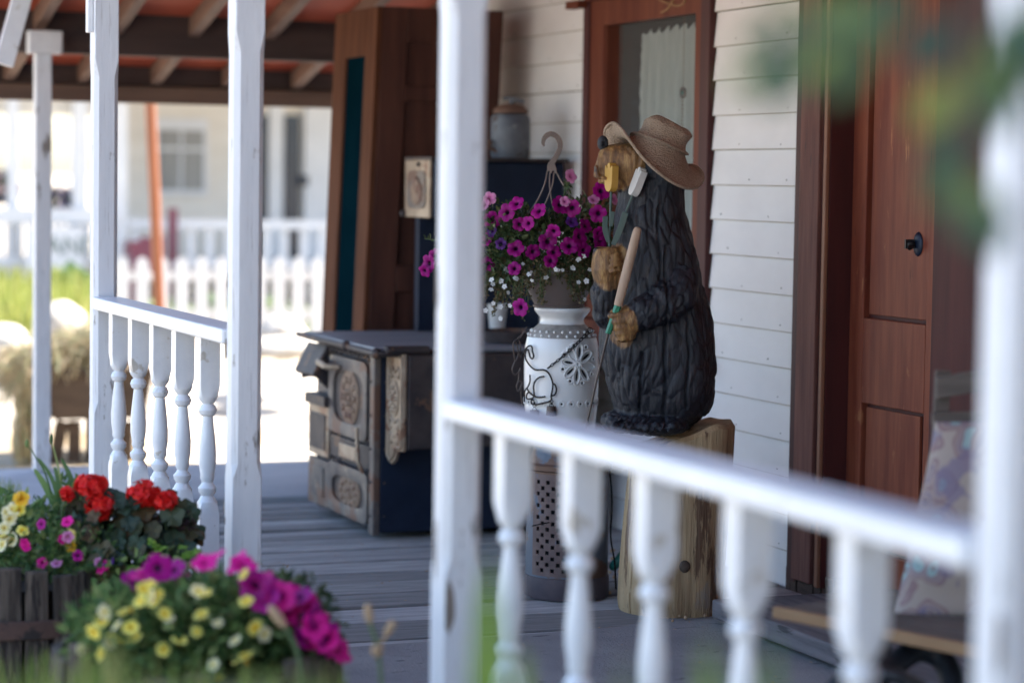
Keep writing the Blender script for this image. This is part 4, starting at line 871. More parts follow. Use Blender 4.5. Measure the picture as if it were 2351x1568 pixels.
for p in ([(110, 490), (75, 520), (72, 600), (90, 720), (125, 640), (100, 520)], [(120, 500), (150, 560), (140, 640), (150, 690)], [(90, 720), (60, 810), (85, 870), (130, 840), (145, 800)], [(130, 850), (125, 930), (105, 1000), (125, 1045), (160, 960), (125, 930)], [(170, 950), (150, 1050), (160, 1140), (165, 1200)]):
    w2.tube(crs([E2(*q) for q in p], 5), .0024, 6)
w2.build('wire_cat', M['steel'], ch2, smooth=True); chain('chain', ch2, E2(215, 350), E2(112, 480), 5, 'steel')

# hanging pot standing on the jar
pzb = ztop + .002; PT = JC - R0 * .014 + ZU * pzb
pot = thing('hanging_pot', PT, 'round brown plastic hanging pot with hooked hanger standing on the white jar', 'flower pot')
pr0 = [(.05, 0), (.092, .0), (.094, .006), (.088, .010), (.096, .025), (.120, .075), (.138, .118), (.146, .124), (.147, .136), (.138, .136), (.120, .10), (.02, .10)]
MB().lathe(pr0, PT, 56).build('pot_body', M['pot'], pot, smooth=True)
HK = lambda x, y, d=0: V(1102 + x * .2811, 294 + y * .2811, d)
hk = crs([HK(523, 150), HK(516, 115), HK(535, 72), HK(580, 50), HK(630, 75), HK(655, 130), HK(645, 190), HK(615, 245), HK(585, 290)], 6)
hb_ = MB(); prev = None; rings = []
for i, p in enumerate(hk):
    d = (hk[min(i + 1, len(hk) - 1)] - hk[max(0, i - 1)]).normalized(); q = d.cross(F0).normalized(); w = (.005 + .0045 * min(1, i / 14)) * (1 if i > 3 else .8); rings.append([p + q * w - F0 * .004, p + q * w + F0 * .004, p - q * w + F0 * .004, p - q * w - F0 * .004])
hb_.ring_loft(rings)
bs = [HK(x, y) for x, y in ((560, 280), (605, 285), (625, 330), (628, 372), (612, 372), (605, 350), (590, 352), (585, 372), (575, 372), (568, 350), (556, 358), (548, 352), (550, 310))]
hb_.prism([p - F0 * .004 for p in bs], F0 * .008)
hk_o = hb_.build('hanger_hook', M['hanger'], pot, bevel=.001)
gr_ = MB()
for i in range(3, len(hk) - 6, 2):
    p = hk[i]; d = (hk[i + 1] - hk[i - 1]).normalized(); q = d.cross(F0).normalized(); s = 1 if (i // 2) % 2 else -1
    gr_.tube([p + q * .006 * s - F0 * .0048, hk[i + 2] - q * .006 * s - F0 * .0048], .0012, 4)
gr_.build('hook_rib', M['pot'], hk_o)
st_ = MB()
for pth in ([(550, 355), (530, 450), (480, 570), (405, 690), (330, 790)], [(570, 365), (570, 480), (590, 620), (620, 760), (640, 850)], [(604, 365), (590, 470), (545, 590), (510, 660)], [(630, 370), (665, 440), (740, 560), (790, 640)]):
    st_.tube(crs([HK(x, y, -.03 if i else 0) for i, (x, y) in enumerate(pth)], 4), .0026, 6)
st_.build('hanger_strand', M['hanger'], pot, smooth=True)

# ------------------------------------------------------------------ flower shapes shared by all plants
FS = 1.0
def petunia_mesh(Rf, depth=.6, lobes=5, ruff=.10, n=40):
    b = MB(); radii = (.06, .13, .25, .5, .78, 1.0); zs = (-depth, -.30, -.04, .06, .10, .06); rings = []
    for r, z in zip(radii, zs):
        ring = []
        for k in range(n):
            a = 2 * math.pi * k / n; lob = abs(math.cos(lobes * a / 2)); m = 1 - (.22 * (1 - lob) ** 2.2) * max(0, r - .4) / .6 ; w = ruff * math.sin(a * lobes * 2 + 1) * max(0, r - .4)
            ring.append((math.cos(a) * r * Rf * m, math.sin(a) * r * Rf * m, (z + w * .6 + .05 * math.cos(lobes * a) * r) * Rf))
        rings.append(ring)
    b.ring_loft(rings, cap=False); return b
def proto(name, mb, m, smooth='full'):
    me = bpy.data.meshes.new(name); me.from_pydata([tuple(v) for v in mb.v], [], mb.f); me.materials.append(m)
    if smooth: me.polygons.foreach_set('use_smooth', [True] * len(me.polygons))
    return me
PET = {k: proto('petunia_bloom', petunia_mesh(.034), M[m]) for k, m in (('m', 'petunia'), ('p', 'petunia_pink'), ('h', 'petunia_hot'), ('v', 'petunia_purple'))}
YEL = {k: proto('yellow_bloom', petunia_mesh(.026, .7, 5, .06), M[m]) for k, m in (('y', 'yellow'), ('g', 'gold'), ('c', 'cream'))}
bcm = MB()
for k in range(5):
    a = 2 * math.pi * k / 5; d = Vector((math.cos(a), math.sin(a), .12)); bcm.leaf((0, 0, 0), d, (0, 0, 1), .011, .010, .1)
BAC = proto('white_bloom', bcm, M['bacopa'], None)
def flower(name, me, parent, p, d, sc=1.):
    sc = sc * FS; o = bpy.data.objects.new(name, me); C.objects.link(o); o.parent = parent; o.location = Vector(p) - parent.location; o.rotation_mode = 'QUATERNION'
    o.rotation_quaternion = Vector(d).normalized().to_track_quat('Z', 'Y') @ Euler((0, 0, rnd(0, 6))).to_quaternion(); o.scale = (sc,) * 3; return o

PC = PT + ZU * .136
pet = thing('petunia_plant', PC, 'magenta petunia plant spilling over the brown hanging pot on the white jar', 'flowering plant')
def inell(c, r, shell=.55):
    d = rdir(); k = rnd(shell, 1) ** .6; return c + Vector((d.x * r[0], d.y * r[1], d.z * r[2])) * k, d
lf = MB(); stm = MB()
PD = lambda x, y, d=0.: V(x, y, d)
blobs = [(PD(1262, 555), (.205, .17, .115), 1500), (PD(1175, 530, -.02), (.14, .13, .10), 700), (PD(1340, 520, .03), (.11, .13, .11), 600), (PD(1155, 590, -.03), (.085, .10, .09), 420), (PD(1320, 600, .0), (.10, .12, .06), 350), (PD(1085, 570, .02), (.14, .08, .08), 260)]
for c, r, n in blobs:
    for _ in range(n):
        p, d = inell(c, r, .25); L = rnd(.016, .036); lf.leaf(p, (d + rdir() * .9 + ZU * .2), rdir() + ZU * .5, L, L * rnd(.35, .55))
for (x0, y0, x1, y1) in ((1300, 470, 1302, 418), (1296, 470, 1312, 412), (1110, 520, 1122, 462), (1040, 600, 985, 605), (1050, 560, 975, 548), (1395, 470, 1402, 455), (1195, 640, 1193, 700)):
    A, Bp = PD(x0, y0, -.03), PD(x1, y1, -.05); stm = MB(); stm.tube(crs([A, (A + Bp) / 2 + R0 * rnd(-.01, .01), Bp], 4), .0022, 5).build('stem', M['stemgreen'], pet, smooth=True)
    for _ in range(16):
        p = A.lerp(Bp, rnd(.1, 1)); lf.leaf(p, rdir() + ZU * .3, rdir(), rnd(.014, .026), .008)
lf.build('foliage', M['leaf'], pet, fix=False)
for x, y, k in ((1124, 456, 'p'), (1130, 506, 'm'), (1164, 488, 'm'), (1186, 468, 'm'), (1237, 485, 'm'), (1213, 513, 'm'), (1192, 515, 'm'), (1184, 571, 'm'), (1223, 578, 'm'), (1257, 555, 'm'), (1271, 531, 'm'), (1271, 579, 'm'), (1264, 599, 'm'), (1313, 478, 'm'), (1285, 471, 'm'), (1297, 463, 'p'), (1344, 519, 'm'), (1373, 491, 'm'), (1330, 544, 'm'), (1375, 536, 'm'), (1379, 552, 'm'), (1380, 439, 'm'), (1119, 606, 'm'), (1116, 551, 'm'), (1181, 617, 'm'), (1313, 510, 'v'), (1195, 706, 'm'), (1307, 565, 'm'), (1310, 405, 'p'), (1363, 459, 'p'), (1409, 458, 'p'), (975, 622, 'm'), (985, 605, 'm'), (1000, 590, 'm'), (1112, 470, 'p'), (1150, 560, 'v'), (1130, 530, 'v'), (1060, 545, 'm'), (1080, 600, 'm'), (1040, 580, 'm'), (1340, 575, 'm'),):
    off = (x - 1262) / 140; dep = -.165 * math.sqrt(max(.05, 1 - min(1, off * off))) - .02
    d = -F0 + R0 * (off * .5 + rnd(-.65, .65)) + ZU * (rnd(-.4, .6) + (545 - y) / 300)
    s = rnd(.74, 1.06) * (.75 if k in 'pv' else 1)
    flower('petunia_bloom', PET[k], pet, PD(x, y, dep), d, s)
bac = thing('trailing_plant', PC - ZU * .05 + R0 * .02, 'trailing plant with tiny white flowers hanging over the brown pot rim', 'flowering plant')
tl_ = MB(); ts = MB()
trails = []
for x0, x1, n, yb in ((1105, 1215, 46, (640, 735)), (1300, 1372, 30, (630, 702)), (1210, 1300, 14, (622, 660)), (1225, 1250, 4, (690, 704))):
    for _ in range(n):
        x = rnd(x0, x1); off = (x - 1277) / 110; dep = -.155 * math.sqrt(max(.1, 1 - min(1, off * off))); y1 = rnd(*yb) - (0 if x0 < 1200 or True else 0)
        A = PD(x + (1270 - x) * .15, rnd(588, 612), dep * .85); Bq = PD(x + rnd(-8, 8), y1, dep * rnd(.9, 1.08)); pts = crs([A, (A + Bq) / 2 + R0 * rnd(-.01, .01) - F0 * .01, Bq], 5); ts.tube(pts, .0012, 4)
        L = (A - Bq).length
        for _ in range(int(L * 260) + 6):
            p = A.lerp(Bq, rnd(0, 1)) - F0 * .005 + rdir() * .008; tl_.leaf(p, rdir() - ZU * .2, rdir() - F0, rnd(.008, .014), rnd(.006, .009))
tl_.build('foliage', M['trail'], bac, fix=False); ts.build('stem', M['stemgreen'], bac)
for x, y in ((365, 980), (205, 1150), (215, 1175), (285, 1225), (300, 1232), (425, 1245), (172, 1250), (105, 1275), (200, 1295), (90, 1320), (230, 1345), (110, 1430), (170, 1460), (245, 1450), (45, 1490), (845, 1045), (805, 1075), (755, 1140), (765, 1150), (620, 1155), (640, 1160), (675, 1160), (805, 1260), (870, 1250), (855, 1400), (900, 1155), (415, 1180), (400, 1195), (168, 1555), (540, 1220), (350, 1110), (95, 1240)):
    X, Y_ = 1102 + x * .2811, 294 + y * .2811; off = (X - 1277) / 110; dep = -.17 * math.sqrt(max(.12, 1 - min(1, off * off))) - .02
    flower('white_bloom', BAC, bac, PD(X, Y_, dep), -F0 + rdir() * .7, rnd(.65, 1.1))

# ================================================================== KITCHEN RANGE
SX, SY0, SY1 = 3.13, 9.50, 10.42
rg = thing('cast_iron_range', (3.65, 9.95, 0), 'old rusted cast iron kitchen range with ornate nickel oven doors facing the street', 'stove')
MB().box((SX + .012, SY0, .03), (4.12, SY1, .785)).build('range_body', M['navy_iron'], rg, bevel=.006)
tpm = MB().box((SX - .05, SY0 - .14, .790), (3.95, SY1 + .03, .812)).build('cooktop', M['ferrule'], rg, bevel=.006)
tpm.data.materials[0] = mat('slate_cooktop', (.17, .18, .215), (.28, .29, .32), 4, (.5, 5, 4), .55, .4, 14, (.6, 9, 6))
MB().tube(crs([(SX - .065, SY1 + .04, .80), (SX - .062, 10.2, .795), (SX - .055, 9.8, .792), (SX - .06, 9.42, .79), (SX - .03, 9.345, .79), (3.35, 9.345, .79)], 5), .013, 10).ball((SX - .06, 9.76, .795), .022).ball((SX - .055, 9.36, .79), .024).build('top_trim', M['rust_iron'], tpm, smooth=True)
# street-facing front: corner posts, oven door with medallion, lower door, fire door with shelf
def plate(y0, y1, z0, z1, x0, x1): return MB().box((x0, y0, z0), (x1, y1, z1))
def medallion(c, ry, rz_, parent, m='ovaldoor'):
    b = MB()
    for k, (s, t) in enumerate(((1, .006), (.88, .009), (.46, .013))):
        ring = [Vector((c[0] - t, c[1] + ry * s * math.cos(a), c[2] + rz_ * s * math.sin(a))) for a in [2 * math.pi * i / 28 for i in range(28)]]
        b.prism(ring, (.012, 0, 0))
    for i in range(10): a = 2 * math.pi * i / 10; b.ball((c[0] - .010, c[1] + ry * .66 * math.cos(a), c[2] + rz_ * .66 * math.sin(a)), (.009, ry * .13, rz_ * .13), None, 8, 6)
    for i in range(6): a = 2 * math.pi * i / 6; b.ball((c[0] - .014, c[1] + ry * .24 * math.cos(a), c[2] + rz_ * .24 * math.sin(a)), (.008, ry * .12, rz_ * .12), None, 8, 6)
    return b.build('medallion', M[m], parent, bevel=.002)
def framedoor(name, y0, y1, z0, z1, m1, m2, wdt=.04):
    d = plate(y0, y1, z0, z1, SX - .010, SX + .004).build(name, M[m2], rg, bevel=.004)
    f = MB(); ym, zm = (y0 + y1) / 2, (z0 + z1) / 2
    n = 40; out = []; inn = []
    for i in range(n):
        a = 2 * math.pi * i / n; ca, sa = math.cos(a), math.sin(a)
        sg = lambda v, p: (abs(v) ** p) * (1 if v > 0 else -1)
        out.append((ym + (y1 - y0) / 2 * sg(ca, .18), zm + (z1 - z0) / 2 * sg(sa, .18))); inn.append((ym + ((y1 - y0) / 2 - wdt) * sg(ca, .55), zm + ((z1 - z0) / 2 - wdt) * sg(sa, .55)))
    f.ring_loft([[(SX - .011, y, z) for y, z in out], [(SX - .026, y, z) for y, z in out], [(SX - .028, *((o[0] + i[0]) / 2, (o[1] + i[1]) / 2)) for o, i in zip(out, inn)], [(SX - .022, y, z) for y, z in inn], [(SX - .011, y, z) for y, z in inn]], cap=False)
    f.build('door_frame', M[m1], d, smooth=True); return d
od = framedoor('oven_door', 9.58, 10.12, .40, .735, 'cast_grey', 'rust_iron', .055); medallion((SX - .010, 9.85, .565), .13, .12, od)
MB().tube([(SX - .03, 10.16, .70), (SX - .075, 10.10, .70), (SX - .08, 9.98, .69), (SX - .03, 9.94, .69)], [.014, .017, .014, .01], 10).build('door_latch', M['cast'], od, smooth=True)
ld = framedoor('lower_door', 9.56, 10.12, .055, .27, 'cast_grey', 'rust_iron', .05); medallion((SX - .010, 9.84, .16), .15, .075, ld)
nm = plate(9.57, 10.12, .29, .385, SX - .014, SX + .004).build('name_panel', M['rust_iron'], rg, bevel=.003)
MB().box((SX - .028, 9.72, .305), (SX - .015, 9.95, .365)).tube([(SX - .05, 9.63, .46), (SX - .05, 9.61, .32), (SX - .03, 9.60, .27)], .009, 8).build('name_plate', M['cast'], nm, bevel=.004)
MB().box((SX - .02, SY0 - .004, .02), (SX + .011, 9.555, .785)).build('corner_post', M['cast_grey'], rg, bevel=.006)
fd_ = plate(10.14, 10.44, .27, .50, SX - .02, SX + .004).build('fire_door', M['cast'], rg, bevel=.005)
MB().box((SX - .026, 10.17, .30), (SX - .021, 10.41, .46)).build('draft_panel', M['rust_iron'], fd_, bevel=.003)
MB().box((SX - .05, 10.10, .50), (SX + .004, 10.40, .545)).tube([(SX - .02, 10.30, .63), (SX - .06, 10.32, .63), (SX - .085, 10.33, .63)], [.012, .014, .02], 10).build('door_knob', M['rust_iron'], fd_, smooth=True)
MB().box((SX - .018, 10.14, .05), (SX + .004, 10.44, .255)).box((SX - .024, 10.20, .09), (SX - .0185, 10.38, .22)).build('ash_door', M['cast_grey'], rg, bevel=.004)
sh_ = MB(); A = [Vector((SX - .01, 10.14, .755)), Vector((SX - .01, 10.43, .755)), Vector((SX - .075, 10.43, .625)), Vector((SX - .075, 10.14, .625))]
sh_.prism(A, Vector((-.018, 0, .016))).prism([Vector((SX - .012, 10.145, .745)), Vector((SX - .07, 10.145, .625)), Vector((SX - .012, 10.145, .57))], (0, .02, 0))
sh_.build('drop_shelf', M['rust_iron'], rg, bevel=.005)
rs = MB(); prf = [(SX + .06, .786), (3.86, .786), (3.86, .41), (SX + .06, .395)]
rs.prism([Vector((x, 9.30, z)) for x, z in prf], (0, .195, 0)); re_ = rs.build('water_reservoir', M['rust_iron'], rg, bevel=.01)
ep = MB(); ep.prism([Vector((SX + .058, y, z)) for y, z in ((9.30, .79), (9.495, .79), (9.495, .335), (9.44, .325), (9.40, .345), (9.37, .385), (9.30, .39))], (-.018, 0, 0)); ep.build('end_panel', M['cast'], re_, bevel=.006)
rm = MB(); rim = [(9.312, .775), (9.483, .775), (9.483, .36), (9.445, .345), (9.41, .365), (9.38, .40), (9.312, .405)]
for a, b in zip(rim, rim[1:] + rim[:1]): rm.tube([(SX + .038, a[0], a[1]), (SX + .038, b[0], b[1])], .008, 8)
for z0 in (.71, .50, .44):
    for s_ in (-1, 1): rm.tube(crs([(SX + .038, 9.40, z0), (SX + .036, 9.40 + s_ * .05, z0 + .02), (SX + .036, 9.40 + s_ * .055, z0 - .02), (SX + .036, 9.40 + s_ * .025, z0 - .018)], 4), .0055, 6)
rm.build('panel_scrolls', M['cast'], re_, smooth=True)
medallion((SX + .040, 9.405, .60), .06, .075, re_, 'cast'); MB().box((SX + .036, 9.36, .42), (SX + .0395, 9.45, .50)).build('scroll_panel', M['cast'], re_, bevel=.003)
MB().box((SX - .03, 9.305, .792), (SX + .16, 9.355, .822)).build('reservoir_lip', M['rust_iron'], re_, bevel=.01)
MB().box((3.60, SY1 - .05, .813), (4.20, SY1, 1.335)).build('splash_back', M['navy_iron'], rg, bevel=.004)
wc = MB().box((3.58, 10.10, 1.335), (4.20, SY1, 1.585)).build('warming_closet', M['navy_iron'], rg, bevel=.008)
MB().box((3.55, 10.07, 1.586), (4.21, SY1 + .01, 1.602)).build('closet_shelf', M['rust_iron'], wc, bevel=.004)
cd = MB().box((3.562, 10.12, 1.33), (3.578, 10.46, 1.59)).build('closet_door', M['cast'], wc, bevel=.005)
cm = MB(); n = 36
sg = lambda v, p: (abs(v) ** p) * (1 if v > 0 else -1)
cm.prism([Vector((3.557, 10.29 + .125 * sg(math.cos(a), .4), 1.455 + .085 * sg(math.sin(a), .4))) for a in [2 * math.pi * i / n for i in range(n)]], (.004, 0, 0)); cm.build('door_inset', M['cast_grey'], cd)
b = MB(); b.prism([Vector((3.553, 10.28 + .075 * math.cos(a), 1.462 + (.065 if math.sin(a) < 0 else .045) * math.sin(a) - .01)) for a in [2 * math.pi * i / n for i in range(n)]], (.004, 0, 0)).ball((3.553, 10.28, 1.475), (.008, .045, .04), None, 14, 8); b.build('cameo', M['ovaldoor'], cd, smooth=True)
MB().ball((3.556, 10.26, 1.568), .010).ball((3.556, 10.46, 1.345), .016).build('hinge_pin', M['rust_iron'], cd, smooth=True)

bo_ = MB()
for z in (.10, .24, .38, .52, .66):
    bo_.ball((SX + .03, SY0 - .003, z), .006, None, 8, 6).ball((SX - .021, SY0 + .03, z), .006, None, 8, 6)
for y in (9.58, 9.72, 9.98, 10.11):
    for z in (.395, .285, .748): bo_.ball((SX - .014, y, z), .009, None, 8, 6)
for k in range(9): bo_.tube([(SX - .014, 9.60 + k * .06, .765), (SX - .02, 9.63 + k * .06, .752), (SX - .014, 9.66 + k * .06, .765)], .006, 6)
bo_.build('bolt_heads', M['rust_iron'], rg, smooth=True)
# things on the range
jc = onD(1178, 363, 10.9 * 1); jc = Vector((4.0, 10.27, 1.603))
jg = thing('lidded_crock', jc, 'blue grey enamel crock with rusty lid on top of the range shelf', 'crock')
js = jc.dot(F0) / CAM_F
MB().lathe([(.06, 0), (42 * js, .0), (45 * js, .012), (46 * js, .10), (45 * js, 90 * js), (41 * js, 98 * js), (36 * js, 101 * js)], jc, 40).build('crock_body', M['stone_jug'], jg, smooth=True)
MB().lathe([(20 * js, 101.5 * js), (40 * js, 102 * js), (41 * js, 108 * js), (30 * js, 120 * js), (10 * js, 124 * js)], jc, 36).build('crock_lid', M['rustlid'], jg, smooth=True)
MB().tube([jc + ZU * 122 * js - R0 * .002, jc + ZU * 132 * js + R0 * .01], .012, 8).tube(crs([jc + ZU * 134 * js - R0 * .035, jc + ZU * 137 * js, jc + ZU * 131 * js + R0 * .05, jc + ZU * 127 * js + R0 * .06], 4), .009, 8).build('lid_handle', M['stone_jug'], jg, smooth=True)
hx = jc - R0 * .085 + F0 * -.06; hx.z = 1.603
hd = thing('rusty_hand_pump', hx, 'small curved rusty iron lever lying beside the lidded crock', 'iron lever')
MB().tube(crs([hx + R0 * .05 + ZU * .008, hx + R0 * .02 + ZU * .03, hx - R0 * .01 + ZU * .045, hx - R0 * .05 + ZU * .04], 5), .008, 8).tube([hx - R0 * .005 + ZU * .045, hx - R0 * .008 + ZU * .065], .007, 8).ball(hx - R0 * .008 + ZU * .07, .013).build('lever', M['rustlid'], hd, smooth=True)
wp = onZ(1140, 762, .83); wp = Vector((3.62, 10.0, .813)); wp = onZ(1141, 764, .813)
w_p = thing('white_cup', wp, 'small tapered white cup standing on the range behind the flowers', 'cup'); ws = wp.dot(F0) / CAM_F
MB().lathe([(.01, 0), (16 * ws, 0), (17 * ws, .006), (23 * ws, 62 * ws), (24 * ws, 66 * ws), (21 * ws, 66 * ws), (16 * ws, .02), (.01, .02)], wp, 28).build('cup_body', M['bgwhite'], w_p, smooth=True)
pp = onZ(1180, 786, .813); ps = pp.dot(F0) / CAM_F
sk = thing('iron_skillet', pp, 'dark round iron pan lying on the range top beside the white cup', 'pan')
MB().lathe([(.01, .0), (66 * ps, .0), (70 * ps, .006), (78 * ps, .05), (76 * ps, .052), (66 * ps, .014), (.01, .012)], pp, 40).build('pan_body', M['rust_iron'], sk, smooth=True)
MB().tube(crs([pp + R0 * 60 * ps + ZU * .045, pp + R0 * 78 * ps + ZU * .11 , pp + R0 * 50 * ps + ZU * .15], 5), .007, 8).build('pan_handle', M['rust_iron'], sk, smooth=True)
kp = onZ(1008, 738, .813); ks = kp.dot(F0) / CAM_F
kt = thing('white_kettle', kp, 'round white enamel kettle on the range half hidden by the middle post', 'kettle')
MB().lathe([(.01, 0), (22 * ks, 0), (28 * ks, 12 * ks), (29 * ks, 28 * ks), (24 * ks, 42 * ks), (12 * ks, 48 * ks), (4 * ks, 52 * ks), (5 * ks, 58 * ks), (.01, 58 * ks)], kp, 32).build('kettle_body', M['ceramic'], kt, smooth='full')
MB().tube(crs([kp - R0 * 26 * ks + ZU * .03, kp - R0 * 50 * ks + ZU * .035, kp - R0 * 58 * ks + ZU * .012, kp - R0 * 57 * ks + ZU * .0], 5), .008, 8).build('kettle_spout', M['rust_iron'], kt, smooth=True)

# ------------------------------------------------------------------ tall wooden cabinet leaning beside the range
def lean(p): p = Vector(p); p.x += (p.z - .8) * .037; return p
cb = thing('wooden_cabinet', (3.85, 10.9, 0), 'tall dark brown wooden cabinet with narrow green glass side behind the range', 'cabinet')
def lbox(lo, hi):
    b = MB().box(lo, hi); b.v = [lean(v) for v in b.v]; return b
CX0, CX1, CY0, CY1 = 3.432, 4.04, 10.62, 11.27
lbox((CX0 + .016, CY0 + .018, .0), (CX1, CY1, 2.285)).build('cabinet_body', M['cabinet'], cb)
sf = MB()
for y0, y1, z0, z1 in ((CY0, CY0 + .16, .02, 2.29), (CY1 - .19, CY1, .02, 2.29), (CY0 + .161, CY1 - .191, 2.07, 2.29), (CY0 + .161, CY1 - .191, .02, .2)):
    q = lbox((CX0 - .012, y0, z0), (CX0 + .015, y1, z1)); sf.add(q.v, q.f)
sf.build('side_frame', M['cabinet_front'], cb, bevel=.004)
gm = mat('green_black_glass', (.001, .009, .014), (.002, .014, .021), 3, rough=.9, bump=0, spec=.0)
lbox((CX0 + .001, CY0 + .161, .201), (CX0 + .013, CY1 - .191, 2.069)).build('side_glass', gm, cb)
ff = MB()
for x0, x1, z0, z1 in ((CX0 + .0155, CX0 + .14, .02, 2.29), (CX1 - .10, CX1, .02, 2.29), (CX0 + .1405, CX1 - .1005, 2.13, 2.29), (CX0 + .1405, CX1 - .1005, .98, 1.10), (CX0 + .1405, CX1 - .1005, .02, .2), (CX0 + .1405, CX1 - .1005, 1.86, 1.93)):
    q = lbox((x0, CY0, z0), (x1, CY0 + .0175, z1)); ff.add(q.v, q.f)
ff.build('door_frame', M['cabinet'], cb, bevel=.005)

# ------------------------------------------------------------------ small things by the wall
hs = crs([onD(1408, 1300, 8.75), onD(1418, 1288, 8.72), onD(1440, 1262, 8.8), onD(1470, 1240, 8.9), onD(1500, 1260, 8.95)], 6)
tag(MB().tube(hs, .017, 12).build('garden_hose', M['hose'], origin=hs[0], smooth=True), 'short teal garden hose between the rusty heater and the stump', 'hose')
cdp = crs([onD(1398, 1060, 8.72), onD(1405, 1150, 8.71), onD(1402, 1230, 8.7), onD(1411, 1290, 8.69), onD(1414, 1352, 8.70)], 6)
tag(MB().tube(cdp, .0035, 8).build('cord', M['wire'], origin=cdp[0], smooth=True), 'thin black cord hanging between the heater and the stump', 'cord')
rt = onX(1388, 801, WX - .06); rt.z = .801
rtb = MB().lathe([(.01, 0), (.022, 0), (.024, .004), (.024, .085), (.018, .095), (.01, .097)], rt, 20)
tag(rtb.build('red_tin', M['redtin'], origin=rt, smooth=True), 'small red tin on the window sill behind the carved bear', 'tin')

# door step plank and chair at the right
sA, sB = onZ(1757, 1446, .045), onZ(2010, 1535, .045); 
stp = MB(); dx = (sB - sA).normalized(); 
tag(stp.box((3.60, 5.75, .035), (4.16, 7.30, .10)).build('door_step', M['plank'], origin=(3.9, 6.6, 0), bevel=.008), 'low weathered grey plank step on the deck in front of the brown door', 'step')
CD = 5.95
Q = lambda px, py, d=0: onD(px, py, CD + d)
chair = thing('wooden_chair', Q(2120, 1530), 'weathered grey wooden chair behind the near railing by the right post', 'chair')
p0, p1 = onZ(1782, 1395, .42), onZ(2215, 1480, .42); e = (p1 - p0).normalized(); nb = Vector((-e.y, e.x, 0)); nb = nb if nb.dot(F0) > 0 else -nb
def cbox(u0, u1, v0, v1, z0, z1): return MB().add([p0 + e * u + nb * v + ZU * (z - .42) for z in (z0, z1) for u, v in ((u0, v0), (u1, v0), (u1, v1), (u0, v1))], [(3, 2, 1, 0), (4, 5, 6, 7), (0, 1, 5, 4), (1, 2, 6, 5), (2, 3, 7, 6), (3, 0, 4, 7)])
LS = (p1 - p0).length
seat = MB()
for k in range(4):
    q = cbox(0, LS + .12, .02 + k * .115, .125 + k * .115, .398, .42); seat.add(q.v, q.f)
seat.build('seat', M['slat'], chair, bevel=.003)
cbox(-.01, LS + .13, -.004, .018, .393, .422).build('seat_edge', M['slat_edge'], chair, bevel=.003)
for u in (.28, LS + .04):
    for v in (.03, .42): cbox(u, u + .045, v, v + .045, .0, .396).build('leg', M['slat'], chair, bevel=.003)
cbox(.2, LS + .08, .05, .08, .10, .14).build('stretcher', M['slat'], chair, bevel=.003)
# back: two slats on two posts, leaning
def bk(px, py, d): return Q(px, py, d)
for (a, b, c, d) in ((2150, 868, 2262, 846), (2141, 948, 2270, 944)):
    h = 50 if a == 2150 else 30; q = [bk(a, b, .36), bk(c, d, .33), bk(2360, d, .30), bk(2360, d + h, .30), bk(c, d + h, .33), bk(a, b + h, .36)]
    MB().prism(q, F0 * .022).build('back_slat', M['slat'], chair, bevel=.004)
for x in (2165, 2330): MB().obox(bk(x, 850, .40), bk(x - 30, 1440, .34), .04, .022, F0).build('back_post', M['slat'], chair, bevel=.003)
cu_ = MB(); nx, ny = 30, 44; F_, B_ = [], []
for j in range(ny + 1):
    v = j / ny
    for i in range(nx + 1):
        u = i / nx; xl = 2146 - 98 * v ** 1.15; xr = 2395 - 20 * v; y = 968 + 455 * v
        puff = (math.sin(math.pi * min(1, max(0, u))) ** .45) * (math.sin(math.pi * v) ** .4)
        tuft = .012 * math.sin(v * math.pi * 4) ** 2
        F_.append(Q(xl + (xr - xl) * u + 4 * math.sin(v * 9), y, .30 - .16 * v - .075 * puff + tuft)); B_.append(Q(xl + (xr - xl) * u, y, .30 - .16 * v + .02))
o = len(F_); cu_.v = F_ + B_
for j in range(ny):
    for i in range(nx):
        a = j * (nx + 1) + i; cu_.f.append([a, a + 1, a + nx + 2, a + nx + 1]); cu_.f.append([o + a, o + a + nx + 1, o + a + nx + 2, o + a + 1])
for j in range(ny):
    for i in (0, nx): a = j * (nx + 1) + i; cu_.f.append([a, a + nx + 1, o + a + nx + 1, o + a])
for i in range(nx):
    for j in (0, ny): a = j * (nx + 1) + i; cu_.f.append([a, o + a, o + a + 1, a + 1])
tag(cu_.build('seat_cushion', M['paisley'], origin=Q(2180, 1400), smooth='full'), 'paisley patterned back cushion leaning upright on the grey wooden chair', 'cushion')
hc = crs([Q(1990, 1575, -.2), Q(2060, 1520, -.1), Q(2110, 1492, -.05), Q(2160, 1510, -.05), Q(2185, 1560, -.1), Q(2180, 1620, -.15)], 6)
tag(MB().tube(hc, .030, 14).build('rubber_hose', M['rubber'], origin=Q(2100, 1600), smooth=True), 'thick black curved rubber hose looping under the grey wooden chair', 'hose')
hc = crs([Q(1890, 1600, -.3), Q(1930, 1560, -.3), Q(1990, 1545, -.28), Q(2060, 1552, -.3), Q(2120, 1580, -.3)], 6)
tag(MB().tube(hc, .018, 12).build('rubber_hose', M['rubber'], origin=Q(1990, 1600), smooth=True), 'thinner black hose lying lowest in front of the grey wooden chair', 'hose')

